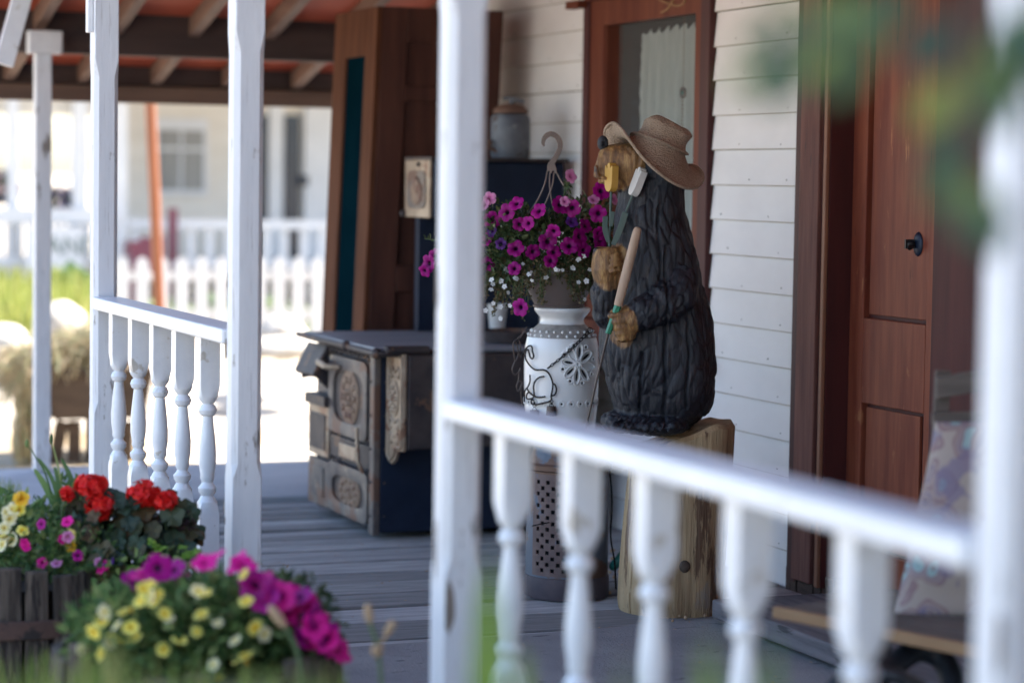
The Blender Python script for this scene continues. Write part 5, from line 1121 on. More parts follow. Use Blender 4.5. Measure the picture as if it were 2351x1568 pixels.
# ================================================================== PLANTERS IN FRONT
GZ = -.3
def barrel(loc, r, h, lab, seed):
    random.seed(seed); loc = Vector(loc); root = thing('barrel_planter', loc, lab, 'planter', 'half barrel planters'); n = 26; sb = MB()
    for k in range(n):
        a0 = 2 * math.pi * (k + rnd(.02, .10)) / n; a1 = 2 * math.pi * (k + rnd(.88, .97)) / n; top = h + rnd(-.045, .02); th = .024; dr = rnd(-.008, .008)
        rings = []
        for z, rr_ in ((0, r * .90), (h * .35, r * .985), (h * .7, r), (top - .01, r * .97), (top, r * .965)):
            rr_ += dr; rings.append([loc + Vector((math.cos(a) * q, math.sin(a) * q, z)) for a, q in ((a0, rr_), ((a0 + a1) / 2, rr_ + .003), (a1, rr_), (a1, rr_ - th), (a0, rr_ - th))])
        sb.ring_loft(rings)
    sb.build('staves', M['stave'], root, bevel=.003)
    for z, w in ((h * .80 - .045, .05), (h * .25, .045)): hb = MB(); hb.lathe([(r * 1.0 + .004, z), (r * 1.0 + .007, z + .004), (r * 1.0 + .007, z + w), (r * 1.0 + .003, z + w + .003)], loc, 64, False); hb.build('hoop', M['hoop'], root, smooth=True)
    MB().lathe([(.01, h - .05), (r * .93, h - .055)], loc, 40, False).build('soil', M['soil'], root)
    return root, loc + ZU * h
D1, D2 = 6.9, 5.75
S1, S2 = D1 / 6.55, D2 / 4.75
FS = 1.0
K1 = lambda x, y, d=0.: onD(x, y, D1 + d)
K2 = lambda x, y, d=0.: onD(x, y, D2 + d)
zr1_ = K1(60, 1318, -.3).z; c1 = K1(40, 1318, .03)
b1, t1 = barrel((c1.x, c1.y, GZ), .315 * S1, zr1_ - GZ, 'weathered grey half barrel planter holding red geraniums, farther from the camera', 3)
zr2_ = K2(300, 1515, -.25).z; c2 = K2(455, 1515, .05)
b2, t2 = barrel((c2.x, c2.y, GZ), .30 * S2, zr2_ - GZ, 'nearer half barrel planter at the bottom edge under the yellow petunias', 5)
random.seed(21)
def foliage(mb, c, r, n, L, W, up=.2, shell=.2, vr=.9):
    for _ in range(n):
        p, d = inell(c, tuple(q * FS for q in r), shell); l = rnd(*L) * min(FS, 1.1); mb.leaf(p, d + rdir() * vr + ZU * up, rdir() + ZU * .6, l, l * rnd(*W))
def roundleaf(mb, p, n, r):
    n = n.normalized(); x = n.orthogonal().normalized(); y = n.cross(x); k = 20; vs_ = [p - n * r * .12]
    for i in range(k):
        a = 2 * math.pi * i / k; rr_ = r * (1 + .12 * math.cos(a * 5)) * (1 if 0 < i else .45); vs_.append(p + x * math.cos(a) * rr_ + y * math.sin(a) * rr_ + n * r * .16 * math.sin(a * 3))
    mb.add(vs_, [(0, i + 1, (i + 1) % k + 1) for i in range(k)])
FS = S1
# geranium
ger = thing('geranium_plant', K1(300, 1300), 'red geranium with dark scalloped leaves growing in the far barrel', 'flowering plant')
gl = MB(); gs = MB()
for c, r, n in ((K1(255, 1215, -.02), (.13, .13, .10), 75), (K1(345, 1205, .02), (.15, .13, .11), 95), (K1(395, 1235, .03), (.08, .10, .09), 40), (K1(190, 1190, .03), (.07, .10, .07), 30), (K1(300, 1275, -.08), (.17, .10, .06), 50)):
    for _ in range(n):
        p, d = inell(c, tuple(q * FS for q in r), .35); roundleaf(gl, p, d * .6 - F0 * .6 + ZU * .5 + rdir() * .5, rnd(.018, .036))
gl.build('foliage', M['gerleaf'], ger, fix=False)
for hx_, hy, w, h in ((211, 1113, 40, 21), (231, 1161, 36, 32), (330, 1131, 36, 30), (379, 1149, 27, 18), (262, 1245, 13, 14), (155, 1133, 12, 12), (250, 1250, 10, 18)):
    hc_ = K1(hx_, hy, -.05); s1 = D1 / CAM_F; hm = MB()
    for _ in range(46 if w > 20 else 14):
        d = rdir(); d = (d - F0 * .35).normalized() * rnd(.62, 1.12); q = hc_ + R0 * d.dot(R0) * w * s1 * .86 + ZU * d.z * h * s1 * .86 + F0 * d.dot(F0) * w * s1 * .6; x = d.orthogonal().normalized(); a0 = rnd(0, 6)
        for k in range(5):
            a = a0 + k * 1.2566; y = d.cross(x); hm.leaf(q, x * math.cos(a) + y * math.sin(a) + d * .35, d, rnd(.015, .021), .017, .2)
    hm.build('flower_head', M['redpetal'], ger, fix=False); gs = MB(); gs.tube(crs([hc_, hc_ - ZU * .06 + R0 * rnd(-.02, .02), K1(hx_ + rnd(-10, 20), hy + 110, .0)], 4), .0035, 6); gs.build('stem', M['stemgreen'], ger, smooth=True)
# seed head stalk beside it
sd_ = MB()
for _ in range(26): p = K1(425, 1190, -.02) + Vector((rnd(-.03, .03), rnd(-.03, .03), rnd(-.035, .03))); sd_.tube([K1(425, 1215, -.02), p], .0012, 4); sd_.ball(p, .0045, None, 6, 5)
dsd = thing('dried_seed_stalk', K1(425, 1290, -.02), 'dark dried seed stalk at the right edge of the red geranium', 'plant'); sd_.tube([K1(425, 1215, -.02), K1(428, 1300, 0)], .002, 5); sd_.build('seed_head', mat('dark_seed', (.02, .008, .012), (.05, .02, .025), 9), dsd)
# mixed petunias and foliage in the far barrel
mp = thing('mixed_petunia', K1(110, 1310), 'small pink and yellow petunias with mixed foliage at the left of the red geranium', 'flowering plant')
ml_ = MB()
for c, r, n in ((K1(60, 1240, 0), (.20, .16, .10), 1100), (K1(170, 1265, -.06), (.16, .14, .08), 700), (K1(300, 1300, -.10), (.18, .12, .05), 500), (K1(160, 1165, .05), (.05, .07, .08), 160), (K1(0, 1200, .05), (.12, .12, .09), 350)): foliage(ml_, c, r, n, (.018, .04), (.3, .5))
ml_.build('foliage', M['midleaf'], mp, fix=False)
for x, y, k in ((60, 1255, 'h'), (97, 1292, 'h'), (144, 1237, 'h'), (156, 1232, 'p'), (179, 1275, 'm'), (95, 1203, 'm'), (155, 1197, 'h'), (231, 1307, 'h'), (250, 1290, 'v'), (228, 1291, 'p'), (130, 1293, 'p'), (240, 1297, 'h'), (57, 1247, 'h')): flower('petunia_bloom', PET[k], mp, K1(x, y, -.20), -F0 * .8 + rdir() * .5 + ZU * .3, rnd(.38, .52))
for x, y, k in ((50, 1145, 'g'), (38, 1140, 'g'), (15, 1175, 'c'), (30, 1168, 'c'), (52, 1218, 'y'), (10, 1212, 'c'), (14, 1233, 'c'), (28, 1238, 'c'), (22, 1190, 'c'), (163, 1254, 'g'), (163, 1230, 'y'), (5, 1250, 'c'), (45, 1170, 'y'), (3, 1225, 'y')): flower('yellow_bloom', YEL[k], mp, K1(x, y, -.15), -F0 * .8 + rdir() * .6 + ZU * .4, rnd(.6, .85))
cl = thing('clover_plant', K1(375, 1300, -.1), 'bright green clover sprigs in front of the dark geranium leaves', 'plant'); cm_ = MB(); cs_ = MB()
for _ in range(44):
    x, y = random.choice(((355, 1255), (345, 1275), (375, 1268), (432, 1265), (445, 1270), (322, 1300), (340, 1310), (300, 1310), (415, 1280))); p = K1(x + rnd(-16, 16), y + rnd(-12, 12), -.17 + rnd(-.03, .03)); n_ = -F0 * .5 + ZU + rdir() * .4; xx = n_.orthogonal().normalized(); yy = n_.normalized().cross(xx)
    for k in range(3): a = k * 2.094 + 1; cm_.leaf(p, xx * math.cos(a) + yy * math.sin(a), n_, .016, .015, .05)
    cs_.tube([p, p - ZU * .05 + F0 * .03], .001, 4)
cm_.build('foliage', M['brightleaf'], cl, fix=False); cs_.build('stem', M['stemgreen'], cl)
sw = thing('sword_leaf_plant', K1(150, 1290, .05), 'tall green sword leaved plant rising behind the pink petunias', 'plant'); sm_ = MB()
def blade(mb, P, w, n=None):
    P = crs(P, 5); n = n or R0; k = len(P); vs_ = []
    for i, p in enumerate(P):
        ww = w * math.sin(math.pi * (.12 + .88 * (1 - i / (k - 1)))) if i < k - 1 else .0003; d = (P[min(i + 1, k - 1)] - P[max(i - 1, 0)]).normalized(); s_ = (n - d * n.dot(d)).normalized(); vs_ += [p - s_ * ww / 2, p + s_ * ww / 2]
    mb.add(vs_, [(2 * i, 2 * i + 1, 2 * i + 3, 2 * i + 2) for i in range(k - 1)])
for pts, w in (([(150, 1300), (140, 1200), (112, 1130), (78, 1075)], .022), ([(152, 1300), (140, 1200), (124, 1110), (88, 1050)], .014), ([(154, 1300), (150, 1190), (135, 1110), (125, 1070)], .016), ([(158, 1300), (163, 1200), (180, 1120), (198, 1095)], .02), ([(150, 1300), (132, 1200), (105, 1090), (62, 1020)], .006), ([(156, 1300), (150, 1180), (135, 1080), (118, 1010)], .006), ([(150, 1300), (156, 1180), (165, 1110), (140, 1050)], .018)):
    blade(sm_, [K1(x, y, .03) for x, y in pts], w)
sm_.ball(K1(62, 1018, .03), (.006, .006, .012), None, 8, 6).ball(K1(118, 1008, .03), (.006, .006, .016), None, 8, 6)
sm_.build('leaf_blade', M['midleaf'], sw, fix=False)
FS = S2
# nearer barrel: yellow and magenta petunias
py_ = thing('yellow_petunia', K2(420, 1510), 'pale yellow petunias blurred in the nearer barrel, in front of the far one', 'flowering plant'); pl_ = MB()
for c, r, n in ((K2(430, 1450, 0), (.21, .20, .10), 1300), (K2(500, 1435, -.08), (.16, .1, .09), 500), (K2(290, 1430, -.05), (.12, .1, .07), 300), (K2(330, 1450, -.06), (.15, .15, .09), 700), (K2(560, 1440, .03), (.14, .16, .11), 800), (K2(470, 1385, .1), (.15, .12, .06), 450), (K2(640, 1470, 0), (.10, .13, .08), 400)): foliage(pl_, c, r, n, (.02, .042), (.3, .5))
pl_.build('foliage', M['midleaf'], py_, fix=False)
for x, y, k in ((330, 1350, 'y'), (347, 1368, 'c'), (365, 1362, 'y'), (352, 1378, 'y'), (322, 1380, 'y'), (240, 1405, 'c'), (232, 1425, 'y'), (268, 1435, 'c'), (255, 1458, 'y'), (282, 1405, 'y'), (215, 1450, 'y'), (185, 1490, 'c'), (232, 1500, 'y'), (280, 1470, 'y'), (310, 1462, 'y'), (300, 1440, 'y'), (388, 1420, 'c'), (378, 1408, 'y'), (412, 1468, 'y'), (375, 1490, 'y'), (560, 1510, 'y'), (563, 1505, 'y'), (490, 1525, 'c'), (500, 1560, 'y'), (607, 1455, 'c'), (585, 1440, 'y'), (565, 1380, 'y'), (560, 1318, 'y'), (470, 1360, 'y'), (455, 1355, 'c'), (462, 1410, 'y'), (500, 1430, 'c'), (345, 1340, 'y'), (452, 1450, 'y'), (250, 1475, 'c'), (300, 1395, 'y'), (540, 1470, 'c')): flower('yellow_bloom', YEL[k], py_, K2(x, y, -.22), -F0 * .7 + rdir() * .75 + ZU * .5, rnd(.40, .66) * (1.5 if (x, y) == (560, 1510) else 1))
pm_ = thing('magenta_petunia', K2(600, 1480), 'bright magenta petunias mounded at the right side of the nearer barrel', 'flowering plant'); pf = MB()
for c, r, n in ((K2(660, 1440, .03), (.10, .13, .10), 500), (K2(440, 1372, .12), (.16, .10, .05), 400)): foliage(pf, c, r, n, (.02, .04), (.3, .5))
pf.build('foliage', M['leaf'], pm_, fix=False)
ps_ = []
for x, y in ((312, 1335), (330, 1320), (362, 1304), (400, 1308), (408, 1322), (470, 1292), (486, 1282), (545, 1292), (558, 1297), (585, 1345), (600, 1340), (620, 1352), (640, 1362), (610, 1372), (655, 1372), (670, 1360), (690, 1372), (690, 1398), (665, 1400), (710, 1395), (725, 1415), (710, 1430), (730, 1450), (748, 1465), (760, 1480), (778, 1492), (700, 1460), (675, 1430), (720, 1478), (640, 1385)):
    off = (x - 500) / 280
    for q_ in range(1 if x < 575 else 2): flower('petunia_bloom', PET['h' if rnd(0, 1) < .6 else 'm'], pm_, K2(x + rnd(-12, 12) * q_, y + rnd(-12, 12) * q_, -.12 + .1 * rnd(-1, 1)), -F0 * .5 + rdir() * .7 + ZU * .6 + R0 * off * .5, rnd(.72, .98))
FS = 1.0
# seed stalks of dock and plantain
for i, (pts, lab) in enumerate((([(700, 1620), (690, 1530), (655, 1440), (618, 1390)], 'blurred dry brown seed stalk bending left over the magenta petunias'), ([(880, 1640), (872, 1520), (850, 1430), (843, 1385)], 'blurred dry forked seed stalk standing in front of the porch boards'))):
    s_ = thing('seed_stalk', K2(*pts[0], -.5), lab, 'grass stalk'); q = [K2(x, y, -.5) for x, y in pts]; q[0].z = min(q[0].z, .2)
    MB().tube(crs([q[0] - ZU * .6] + q, 5), .005, 8).build('stem', M['stemgreen'], s_, smooth=True)
    sh2 = MB(); qq = crs(q[-2:] , 6); sh2.tube(qq, [.005 + .006 * math.sin(math.pi * k / (len(qq) - 1)) for k in range(len(qq))], 8)
    if i: sh2.tube(crs([K2(868, 1490, -.5), K2(890, 1450, -.5), K2(905, 1425, -.5)], 4), [.004] * 4 + [.010] * 4 + [.005], 8); sh2.ball(K2(866, 1492, -.5), .015, None, 8, 6)
    sh2.build('seed_head', M['seedhead'], s_, smooth=True)

# grass at the foot of the planters and very close to the camera
gb = MB()
def tuft(x, y, n, h, D, spread):
    for _ in range(n):
        o = onD(x + rnd(-spread, spread), y, D + rnd(-.25, .25)); b0 = Vector((o.x, o.y, gz(o.x, o.y) - .02)); t_ = onD(x + rnd(-spread, spread) * 1.3, y - rnd(0, h), D + rnd(-.2, .2)); m_ = b0.lerp(t_, .55) + rdir() * .04
        blade(gb, [b0, m_, t_], rnd(.005, .010), rdir())
tuft(60, 1560, 110, 80, 5.6, 130); tuft(40, 1570, 70, 40, 5.0, 120); tuft(330, 1570, 90, 75, 4.4, 130); tuft(160, 1575, 60, 80, 4.4, 50); tuft(500, 1580, 110, 70, 4.2, 170); tuft(650, 1585, 90, 75, 4.2, 110); tuft(235, 1560, 40, 110, 4.3, 40); tuft(0, 1150, 120, 60, 10.5, 40)
tag(gb.build('weedy_grass', M['grassm'], fix=False), kind='stuff')
gn = MB()
def nearblade(px, y0, y1, D, w, n):
    for _ in range(n * 2):
        b0 = onD(px + rnd(-16, 16), y0, D); b0.z = GZ; t_ = onD(px + rnd(-26, 26), y1 + rnd(-80, 120), D + rnd(-.15, .15)); m_ = b0.lerp(t_, .5) + R0 * rnd(-.02, .02); blade(gn, [b0, m_, t_], w * 1.9, R0 + rdir() * .4)
nearblade(1125, 1700, 1290, 2.5, .010, 7); nearblade(1755, 1700, 1500, 2.3, .010, 5); nearblade(1640, 1700, 1520, 2.3, .010, 5); nearblade(1420, 1750, 1560, 2.3, .01, 3); nearblade(1215, 1700, 1500, 2.6, .01, 4)
tag(gn.build('tall_grass', M['freshgrass'], fix=False), kind='stuff')

# leafy branch hanging close to the camera at upper right
br = thing('leafy_branch', onD(2500, -700, 1.75), 'very blurred green leafy branch hanging into the upper right corner near the camera', 'branch')
BD = 2.0; bk_ = MB(); bf = MB()
main = crs([onD(2560, -820, BD), onD(2330, -330, BD), onD(2255, 0, BD), onD(2215, 300, BD), onD(2225, 520, BD - .02)], 8)
bk_.tube(main, [.009 - .0075 * i / (len(main) - 1) for i in range(len(main))], 8)
side = crs([onD(2360, -380, BD), onD(2050, -140, BD - .05), onD(1890, 40, BD - .08)], 8); bk_.tube(side, [.005 - .004 * i / (len(side) - 1) for i in range(len(side))], 8)
bk_.build('twig', M['bark'], br, smooth=True)
for x, y, L, dx, dy in ((1905, 30, .045, -.7, -.55), (1880, 90, .038, -.5, -.8), (1960, 10, .05, .1, -1), (2010, -30, .05, -.3, -1), (2110, -40, .05, -.2, -1), (2200, 30, .055, -.7, -.7), (2235, 90, .06, .4, -.9), (2250, 60, .06, .9, -.5), (2300, 130, .055, .8, -.6), (2330, 90, .05, .9, .2), (2290, 170, .05, .3, -1), (2215, 190, .05, -.5, -.8), (2205, 260, .045, -.3, -1), (2220, 340, .045, -.6, -.7), (2225, 420, .05, -.5, -.8), (2235, 470, .045, .3, -1), (2215, 400, .04, .5, -.6), (1840, 120, .03, -.8, -.5), (1790, 90, .035, -.8, -.3), (1800, 150, .035, -.6, -.7), (1860, 165, .035, -.2, -1), (1730, 70, .03, -1, -.1), (1930, 110, .035, .1, -1), (1830, 60, .035, -.8, .1), (2340, 30, .06, .7, -.7), (2300, 10, .05, .2, -1)):
    for _ in range(1 if rnd(0, 1) < .6 else 2): p = onD(x + rnd(-40, 40), y + rnd(-35, 35), BD + rnd(-.08, .08)); bf.leaf(p, R0 * dx + ZU * dy + F0 * rnd(-.3, .3) + rdir() * .5, -F0 + rdir() * .6, L * 1.05, L * .62, .12)
bf.build('foliage', M['branchleaf'], br, fix=False)

# unseen tree added behind the camera, blocking sky light to darken the posts
stt = thing('sky_blocker_tree', (-2.6, -4.6, GZ), 'unseen broad leafy tree added behind the viewpoint to block sky light', 'tree')
MB().tube([(-2.6, -4.6, GZ - .1), (-2.5, -4.6, 1.2), (-2.2, -4.5, 2.6), (-1.6, -4.3, 4.2)], [.22, .17, .14, .07], 12).tube([(-2.4, -4.55, 1.9), (-1.0, -4.0, 2.9), (.6, -3.6, 3.6)], [.09, .06, .02], 8).build('trunk', M['bark'], stt, smooth=True)
tr_ = MB()
for c, r, n in ((Vector((-.6, -4.6, 3.2)), (2.6, 2.0, 1.7), 1700), (Vector((1.2, -4.4, 2.6)), (1.8, 1.6, 1.9), 1200), (Vector((3.6, -4.2, 1.6)), (1.5, 1.2, 1.9), 700), (Vector((-1.5, -4.6, 1.1)), (3.4, 1.0, 1.2), 800)): foliage(tr_, c, r, n, (.22, .38), (.5, .7), shell=.5)
tr_.build('crown', M['leaf'], stt, fix=False)
# ================================================================== BEYOND THE PORCH
def rect(name, m, parent, px0, py0, px1, py1, Y, t=.08, bevel=.0, mb=None, build=True):
    a, b = onY(px0, py1, Y), onY(px1, py0, Y); mb = mb or MB(); mb.box((min(a.x, b.x), Y, min(a.z, b.z)), (max(a.x, b.x), Y + t, max(a.z, b.z)))
    return mb.build(name, M[m], parent, bevel=bevel) if build else mb
FY = 20.0
def pick():
    fx0, fx1 = onY(235, 600, FY).x, onY(790, 600, FY).x; root = thing('picket_fence', ((fx0 + fx1) / 2, FY, .1), 'bright white picket fence with pointed tops behind the orange pole', 'fence'); st = .170; x = fx0; zt_ = onY(400, 590, FY).z; n_ = 0
    pk = MB(); z0 = gz(6, FY) + .03
    while x < fx1:
        w = .055; pk.prism([(x - w, FY, z0), (x + w, FY, z0), (x + w, FY, zt_ - .07), (x + w * .55, FY, zt_ - .015), (x, FY, zt_), (x - w * .55, FY, zt_ - .015), (x - w, FY, zt_ - .07)], (0, .022, 0)); x += st
    pk.build('picket_panel', M['bgwhite'], root); MB().box((fx0, FY + .023, .28), (fx1, FY + .06, .37)).box((fx0, FY + .023, .62), (fx1, FY + .06, .69)).build('fence_rail', M['bgwhite'], root)
pick()
HY = 27.0
bh = thing('cream_house', onY(500, 600, HY), 'cream far house with white porch posts and dark door panes beyond the fence', 'house')
rect('wall', 'bgwall', bh, 232, -40, 900, 790, HY, .2)
MB().prism([(onY(-250, 0, 24).x, 24.0, 3.25), (onY(-250, 0, 24).x, 30.5, 4.4), (onY(-250, 0, 24).x, 30.5, 4.5), (onY(-250, 0, 24).x, 24.0, 3.35)], (14, 0, 0)).build('roof', M['roofing'], bh)
wn_ = rect('window', 'bgwhite', bh, 352, 275, 478, 448, HY - .05, .045); rect('pane', 'bgcurtain', wn_, 364, 300, 468, 436, HY - .058, .006)
mu = MB()
for a, b, c, d in ((413, 300, 419, 436), (364, 340, 468, 345)): rect('', '', None, a, b, c, d, HY - .066, .007, mb=mu, build=False)
mu.build('window_bars', M['bgwhite'], wn_)
rect('wall_lamp', 'bgdark', bh, 692, 404, 708, 426, HY - .16, .06); rect('fascia', 'bgdark', bh, 225, 150, 800, 168, 24.1, .03)
for a, b in ((588, 614), (652, 690)):
    d_ = rect('door_pane', 'bgdark', bh, a, 265, b, 592, HY - .05, .045)
rect('corner_board', 'bgwhite', bh, 697, 230, 790, 740, HY - .09, .08)
rect('door_stile', 'bgwhite', bh, 615, 240, 651, 700, HY - .06, .055)
for a, b in ((262, 294), (168, 202), (20, 44)): rect('porch_post', 'bgwhite', bh, a, 60, b, 745, 25.0, .16)
rect('porch_lintel', 'bgwall', bh, -120, 120, 262, 258, 25.2, .12)
rl = MB()
rect('', '', None, 294, 508, 900, 524, 25.0, .08, mb=rl, build=False)
for i in range(14): rect('', '', None, 302 + i * 43, 525, 318 + i * 43, 600, 25.03, .03, mb=rl, build=False)
rect('', '', None, 294, 601, 900, 614, 25.0, .08, mb=rl, build=False)
rl.build('porch_railing', M['bgwhite'], bh)
lr = MB(); rect('', '', None, -120, 480, 262, 512, 24.9, .1, mb=lr, build=False); rect('', '', None, -120, 590, 262, 612, 24.9, .1, mb=lr, build=False)
for i in range(24): rect('', '', None, -110 + i * 15.5, 513, -101 + i * 15.5, 589, 24.93, .04, mb=lr, build=False)
rect('', '', None, -120, 613, 262, 760, 24.98, .1, mb=lr, build=False)
lr.build('balustrade', M['bgwhite'], bh)
rect('floor', 'ply', bh, -120, 606, 900, 640, 25.2, 1.7)
sg_ = thing('porch_sign', onY(150, 570, 24.6), 'white rectangular sign with pale letters mounted on the far white balustrade', 'sign')
rect('sign_board', 'bgwhite', sg_, 60, 522, 196, 622, 24.72, .05, .005)
tcu = bpy.data.curves.new('sign_letters', 'FONT'); tcu.body = 'AND'; tcu.size = .26; tcu.extrude = .004; tcu.materials.append(M['signletters']); t0_ = bpy.data.objects.new('tmp_letters', tcu); C.objects.link(t0_); bpy.context.view_layer.update(); tme = bpy.data.meshes.new_from_object(t0_.evaluated_get(bpy.context.evaluated_depsgraph_get())); bpy.data.objects.remove(t0_); to = bpy.data.objects.new('sign_letters', tme); C.objects.link(to); to.parent = sg_
lp0 = onY(104, 583, 24.71); to.location = lp0 - sg_.location; to.rotation_euler = (R(90), 0, 0)
for nm_, x, y, r_, col, lab in (('flower_basket', 5, 428, .17, 'p', 'pale pink hanging flower basket on the far left porch'), ('flower_basket', 138, 462, .15, 'v', 'mauve flower basket on the far porch rail right of the short end post')):
    fb_ = thing(nm_, onY(x, y, 25.3), lab, 'flower basket', 'flower baskets on the far porch'); c_ = onY(x, y, 25.3); q = MB(); foliage(q, c_, (r_, r_, r_ * .8), 260, (.05, .09), (.4, .6)); q.build('foliage', M['leaf'], fb_, fix=False)
    MB().lathe([(.01, -r_ * 1.1), (r_ * .7, -r_ * 1.05), (r_ * .9, -r_ * .35)], c_, 20).build('basket', M['navy_iron'], fb_, smooth=True)
    q = MB()
    for _ in range(90):
        p, d = inell(c_, (r_ * 1.05, r_ * 1.05, r_ * .85), .9)
        for k in range(4): q.leaf(p, rdir() + d, d, .05, .04)
    q.build('blooms', M['paleblooms' if col == 'p' else 'mauveblooms'], fb_, fix=False)
mc = thing('maroon_chair', onY(340, 640, 26), 'dark maroon wooden chair on the far porch behind the orange pole', 'chair')
rect('seat', 'maroon', mc, 298, 555, 345, 590, 24.4, .3); rect('backrest', 'maroon', mc, 386, 478, 408, 600, 24.7, .04); rect('leg', 'maroon', mc, 300, 591, 320, 700, 24.4, .06); rect('leg', 'maroon', mc, 378, 601, 396, 700, 24.7, .06); rect('side_panel', 'maroon', mc, 321, 545, 377, 640, 24.42, .04)
hs_ = MB()
for k in range(26):
    x_ = onY(250 + k * 21, 700, 20.6).x; foliage(hs_, Vector((x_, 20.6 + rnd(-.1, .2), .16 + rnd(0, .12))), (.10, .14, .16), 60, (.05, .10), (.3, .5))
tag(hs_.build('ground_cover', M['midleaf'], fix=False), kind='stuff')
op = crs([onY(344, 215, 17), onY(349, 330, 17), onY(355, 450, 17), onY(359, 560, 17), onY(366, 715, 17)], 6); op[-1].z = gz(op[-1].x, 17) - .02
tag(MB().tube(op, .038, 12).build('orange_pole', M['orange'], origin=op[-1], smooth=True), 'slim bent orange pole standing in front of the white picket fence', 'pole')
yg = MB()
for _ in range(3600):
    x, y = rnd(3.2, 5.2), rnd(19.0, 22.5); 
    b0 = Vector((x, y, gz(x, y) - .02)); 
    if b0.x > onY(200, 700, y).x: continue
    t_ = b0 + Vector((rnd(-.14, .14), rnd(-.1, .1), rnd(.25, .62))); blade(yg, [b0, b0.lerp(t_, .6) + rdir() * .03, t_], .016, rdir())
tag(yg.build('sunlit_grass', M['yellowgrass'], fix=False), kind='stuff')
sb_ = thing('leafy_shrub', onY(175, 690, 21.6), 'small dark green shrub in the sunlit grass left of the railing post', 'shrub'); q = MB(); foliage(q, onY(168, 668, 21.6), (.16, .2, .22), 420, (.05, .09), (.4, .6)); q.build('foliage', M['midleaf'], sb_, fix=False)
for x, y, w, h, Y, lab in ((128, 740, 52, 44, 18.2, 'rounded pale boulder beside the short end post in the grass'), (650, 775, 55, 48, 17.5, 'rounded pale boulder in front of the picket fence beside the cabinet'), (10, 790, 46, 40, 17.2, 'low pale boulder at the far left edge of the yard'), (660, 800, 90, 26, 17.0, 'flat pale rock lying before the boulder near the cabinet')):
    c_ = onY(x, y, Y); s_ = Y / CAM_F / .93; bm_ = MB(); bm_.ball(c_, (w * s_, .25, h * s_), None, 28, 18)
    for v in bm_.v: d = v - c_; v += d * (.30 * noise.noise(v * 3.1) + .16 * noise.noise(v * 8)); v.z = max(v.z, gz(v.x, v.y) - .05)
    tag(bm_.build('boulder', M['stone'], origin=c_, smooth='full'), lab, 'boulder', 'pale boulders in the yard')
# hay covered wooden cart
CYD = 14.9
ct = thing('wooden_cart', onY(220, 1068, CYD), 'old dark wooden cart on legs heaped with dry grass beyond the far railing', 'cart')
a, b = onY(104, 965, CYD), onY(352, 858, CYD); g0 = gz(3, CYD)
MB().prism([(a.x + .06, CYD, a.z), (b.x - .05, CYD, a.z), (b.x, CYD, b.z), (a.x - .02, CYD, b.z)], (0, .7, 0)).build('cart_box', M['cartwood'], ct, bevel=.01)
MB().box((a.x - .04, CYD - .03, b.z), (b.x + .02, CYD + .73, b.z + .035)).build('top_rim', M['cartwood'], ct, bevel=.006)
for px in (150, 178, 300): p = onY(px, 970, CYD); MB().obox((p.x - (.05 if px == 150 else 0), CYD + .1, g0 - .02), (p.x, CYD + .1, p.z), .075, .07, F0).build('leg', M['cartwood'], ct, bevel=.006)
p = onY(208, 1000, CYD); MB().box((p.x, CYD + .12, g0), (p.x + .16, CYD + .17, p.z + .1)).build('back_board', M['cartwood'], ct)
hy = thing('dry_grass_heap', onY(130, 850, CYD), 'heap of pale dry grass and weeds lying over the wooden cart', 'hay'); q = MB()
for _ in range(2600):
    x = rnd(25, 330); t = (x - 25) / 305; y = rnd(-1, 1) * 34 + (795 + 26 * math.cos(t * 3)) + max(0, 90 - x) * .9 * rnd(0, 1); p = onY(x, y, CYD + rnd(-.05, .65)); d = (R0 * rnd(-1, .2) + ZU * rnd(-.7, .35) - F0 * rnd(0, .4)).normalized(); L = rnd(.08, .19); blade(q, [p, p + d * L * .5 + rdir() * .02, p + d * L + ZU * -.04], .010, rdir())
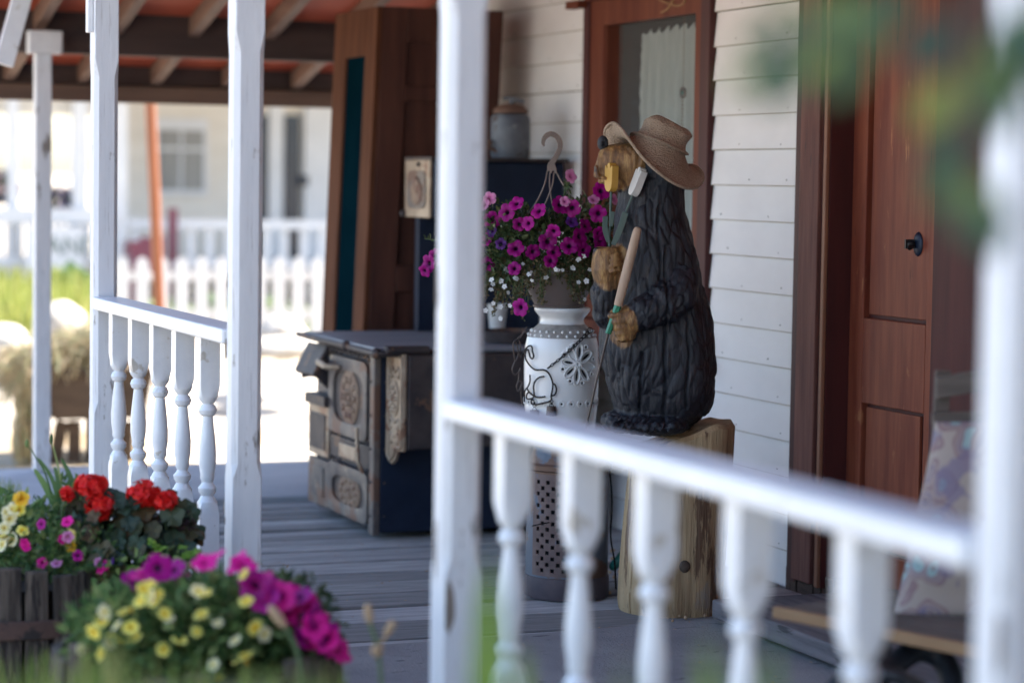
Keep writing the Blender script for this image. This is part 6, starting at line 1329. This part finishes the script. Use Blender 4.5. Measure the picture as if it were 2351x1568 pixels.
for _ in range(700):
    p = onY(rnd(35, 85), rnd(830, 1010), CYD + rnd(-.1, .3)); L = rnd(.12, .26); blade(q, [p, p - ZU * L * .5 + rdir() * .03, p - ZU * L], .010, rdir())
q.build('stalks', M['hay'], hy, fix=False)

# ================================================================== LIGHT, SKY, CAMERA
sc_ = bpy.context.scene
w = bpy.data.worlds.new('World'); sc_.world = w; w.use_nodes = True; nt = w.node_tree
sky = nt.nodes.new('ShaderNodeTexSky'); sky.sky_type = 'NISHITA'; sky.sun_disc = False
SUN = Vector((.62, .10, .78)).normalized(); el = math.asin(SUN.z); az = math.atan2(SUN.x, SUN.y)
sky.sun_elevation = el; sky.sun_rotation = az; sky.air_density = 1.0; sky.dust_density = 2.0; sky.ozone_density = 1.0
nt.links.new(sky.outputs['Color'], nt.nodes['Background'].inputs['Color']); nt.nodes['Background'].inputs['Strength'].default_value = .132
sl = bpy.data.lights.new('sun', 'SUN'); sl.energy = 4.4; sl.angle = R(.5); sl.color = (1, .92, .80); so_ = bpy.data.objects.new('sun', sl); C.objects.link(so_); so_.rotation_mode = 'QUATERNION'; so_.rotation_quaternion = SUN.to_track_quat('Z', 'Y')
so_.location = (8, -6, 14)
cam = bpy.data.cameras.new('camera'); co_ = bpy.data.objects.new('camera', cam); C.objects.link(co_); sc_.camera = co_
cam.lens = 85; cam.sensor_width = 36; cam.sensor_fit = 'HORIZONTAL'; cam.clip_start = .05; cam.clip_end = 5000
mw = Matrix((RT, UP, -FW)).transposed().to_4x4(); mw.translation = EYE; co_.matrix_world = mw
cam.dof.use_dof = True; cam.dof.focus_distance = 8.12; cam.dof.aperture_fstop = 1.5
vs_ = sc_.view_settings; sc_.display_settings.display_device = 'sRGB'; vs_.view_transform = 'Standard'; vs_.look = 'None'; vs_.gamma = 1; vs_.exposure = 2.36
sc_.cycles.max_bounces = 8; sc_.cycles.diffuse_bounces = 5; sc_.cycles.transparent_max_bounces = 12; sc_.cycles.use_denoising = True
sc_.cycles.sample_clamp_indirect = 8
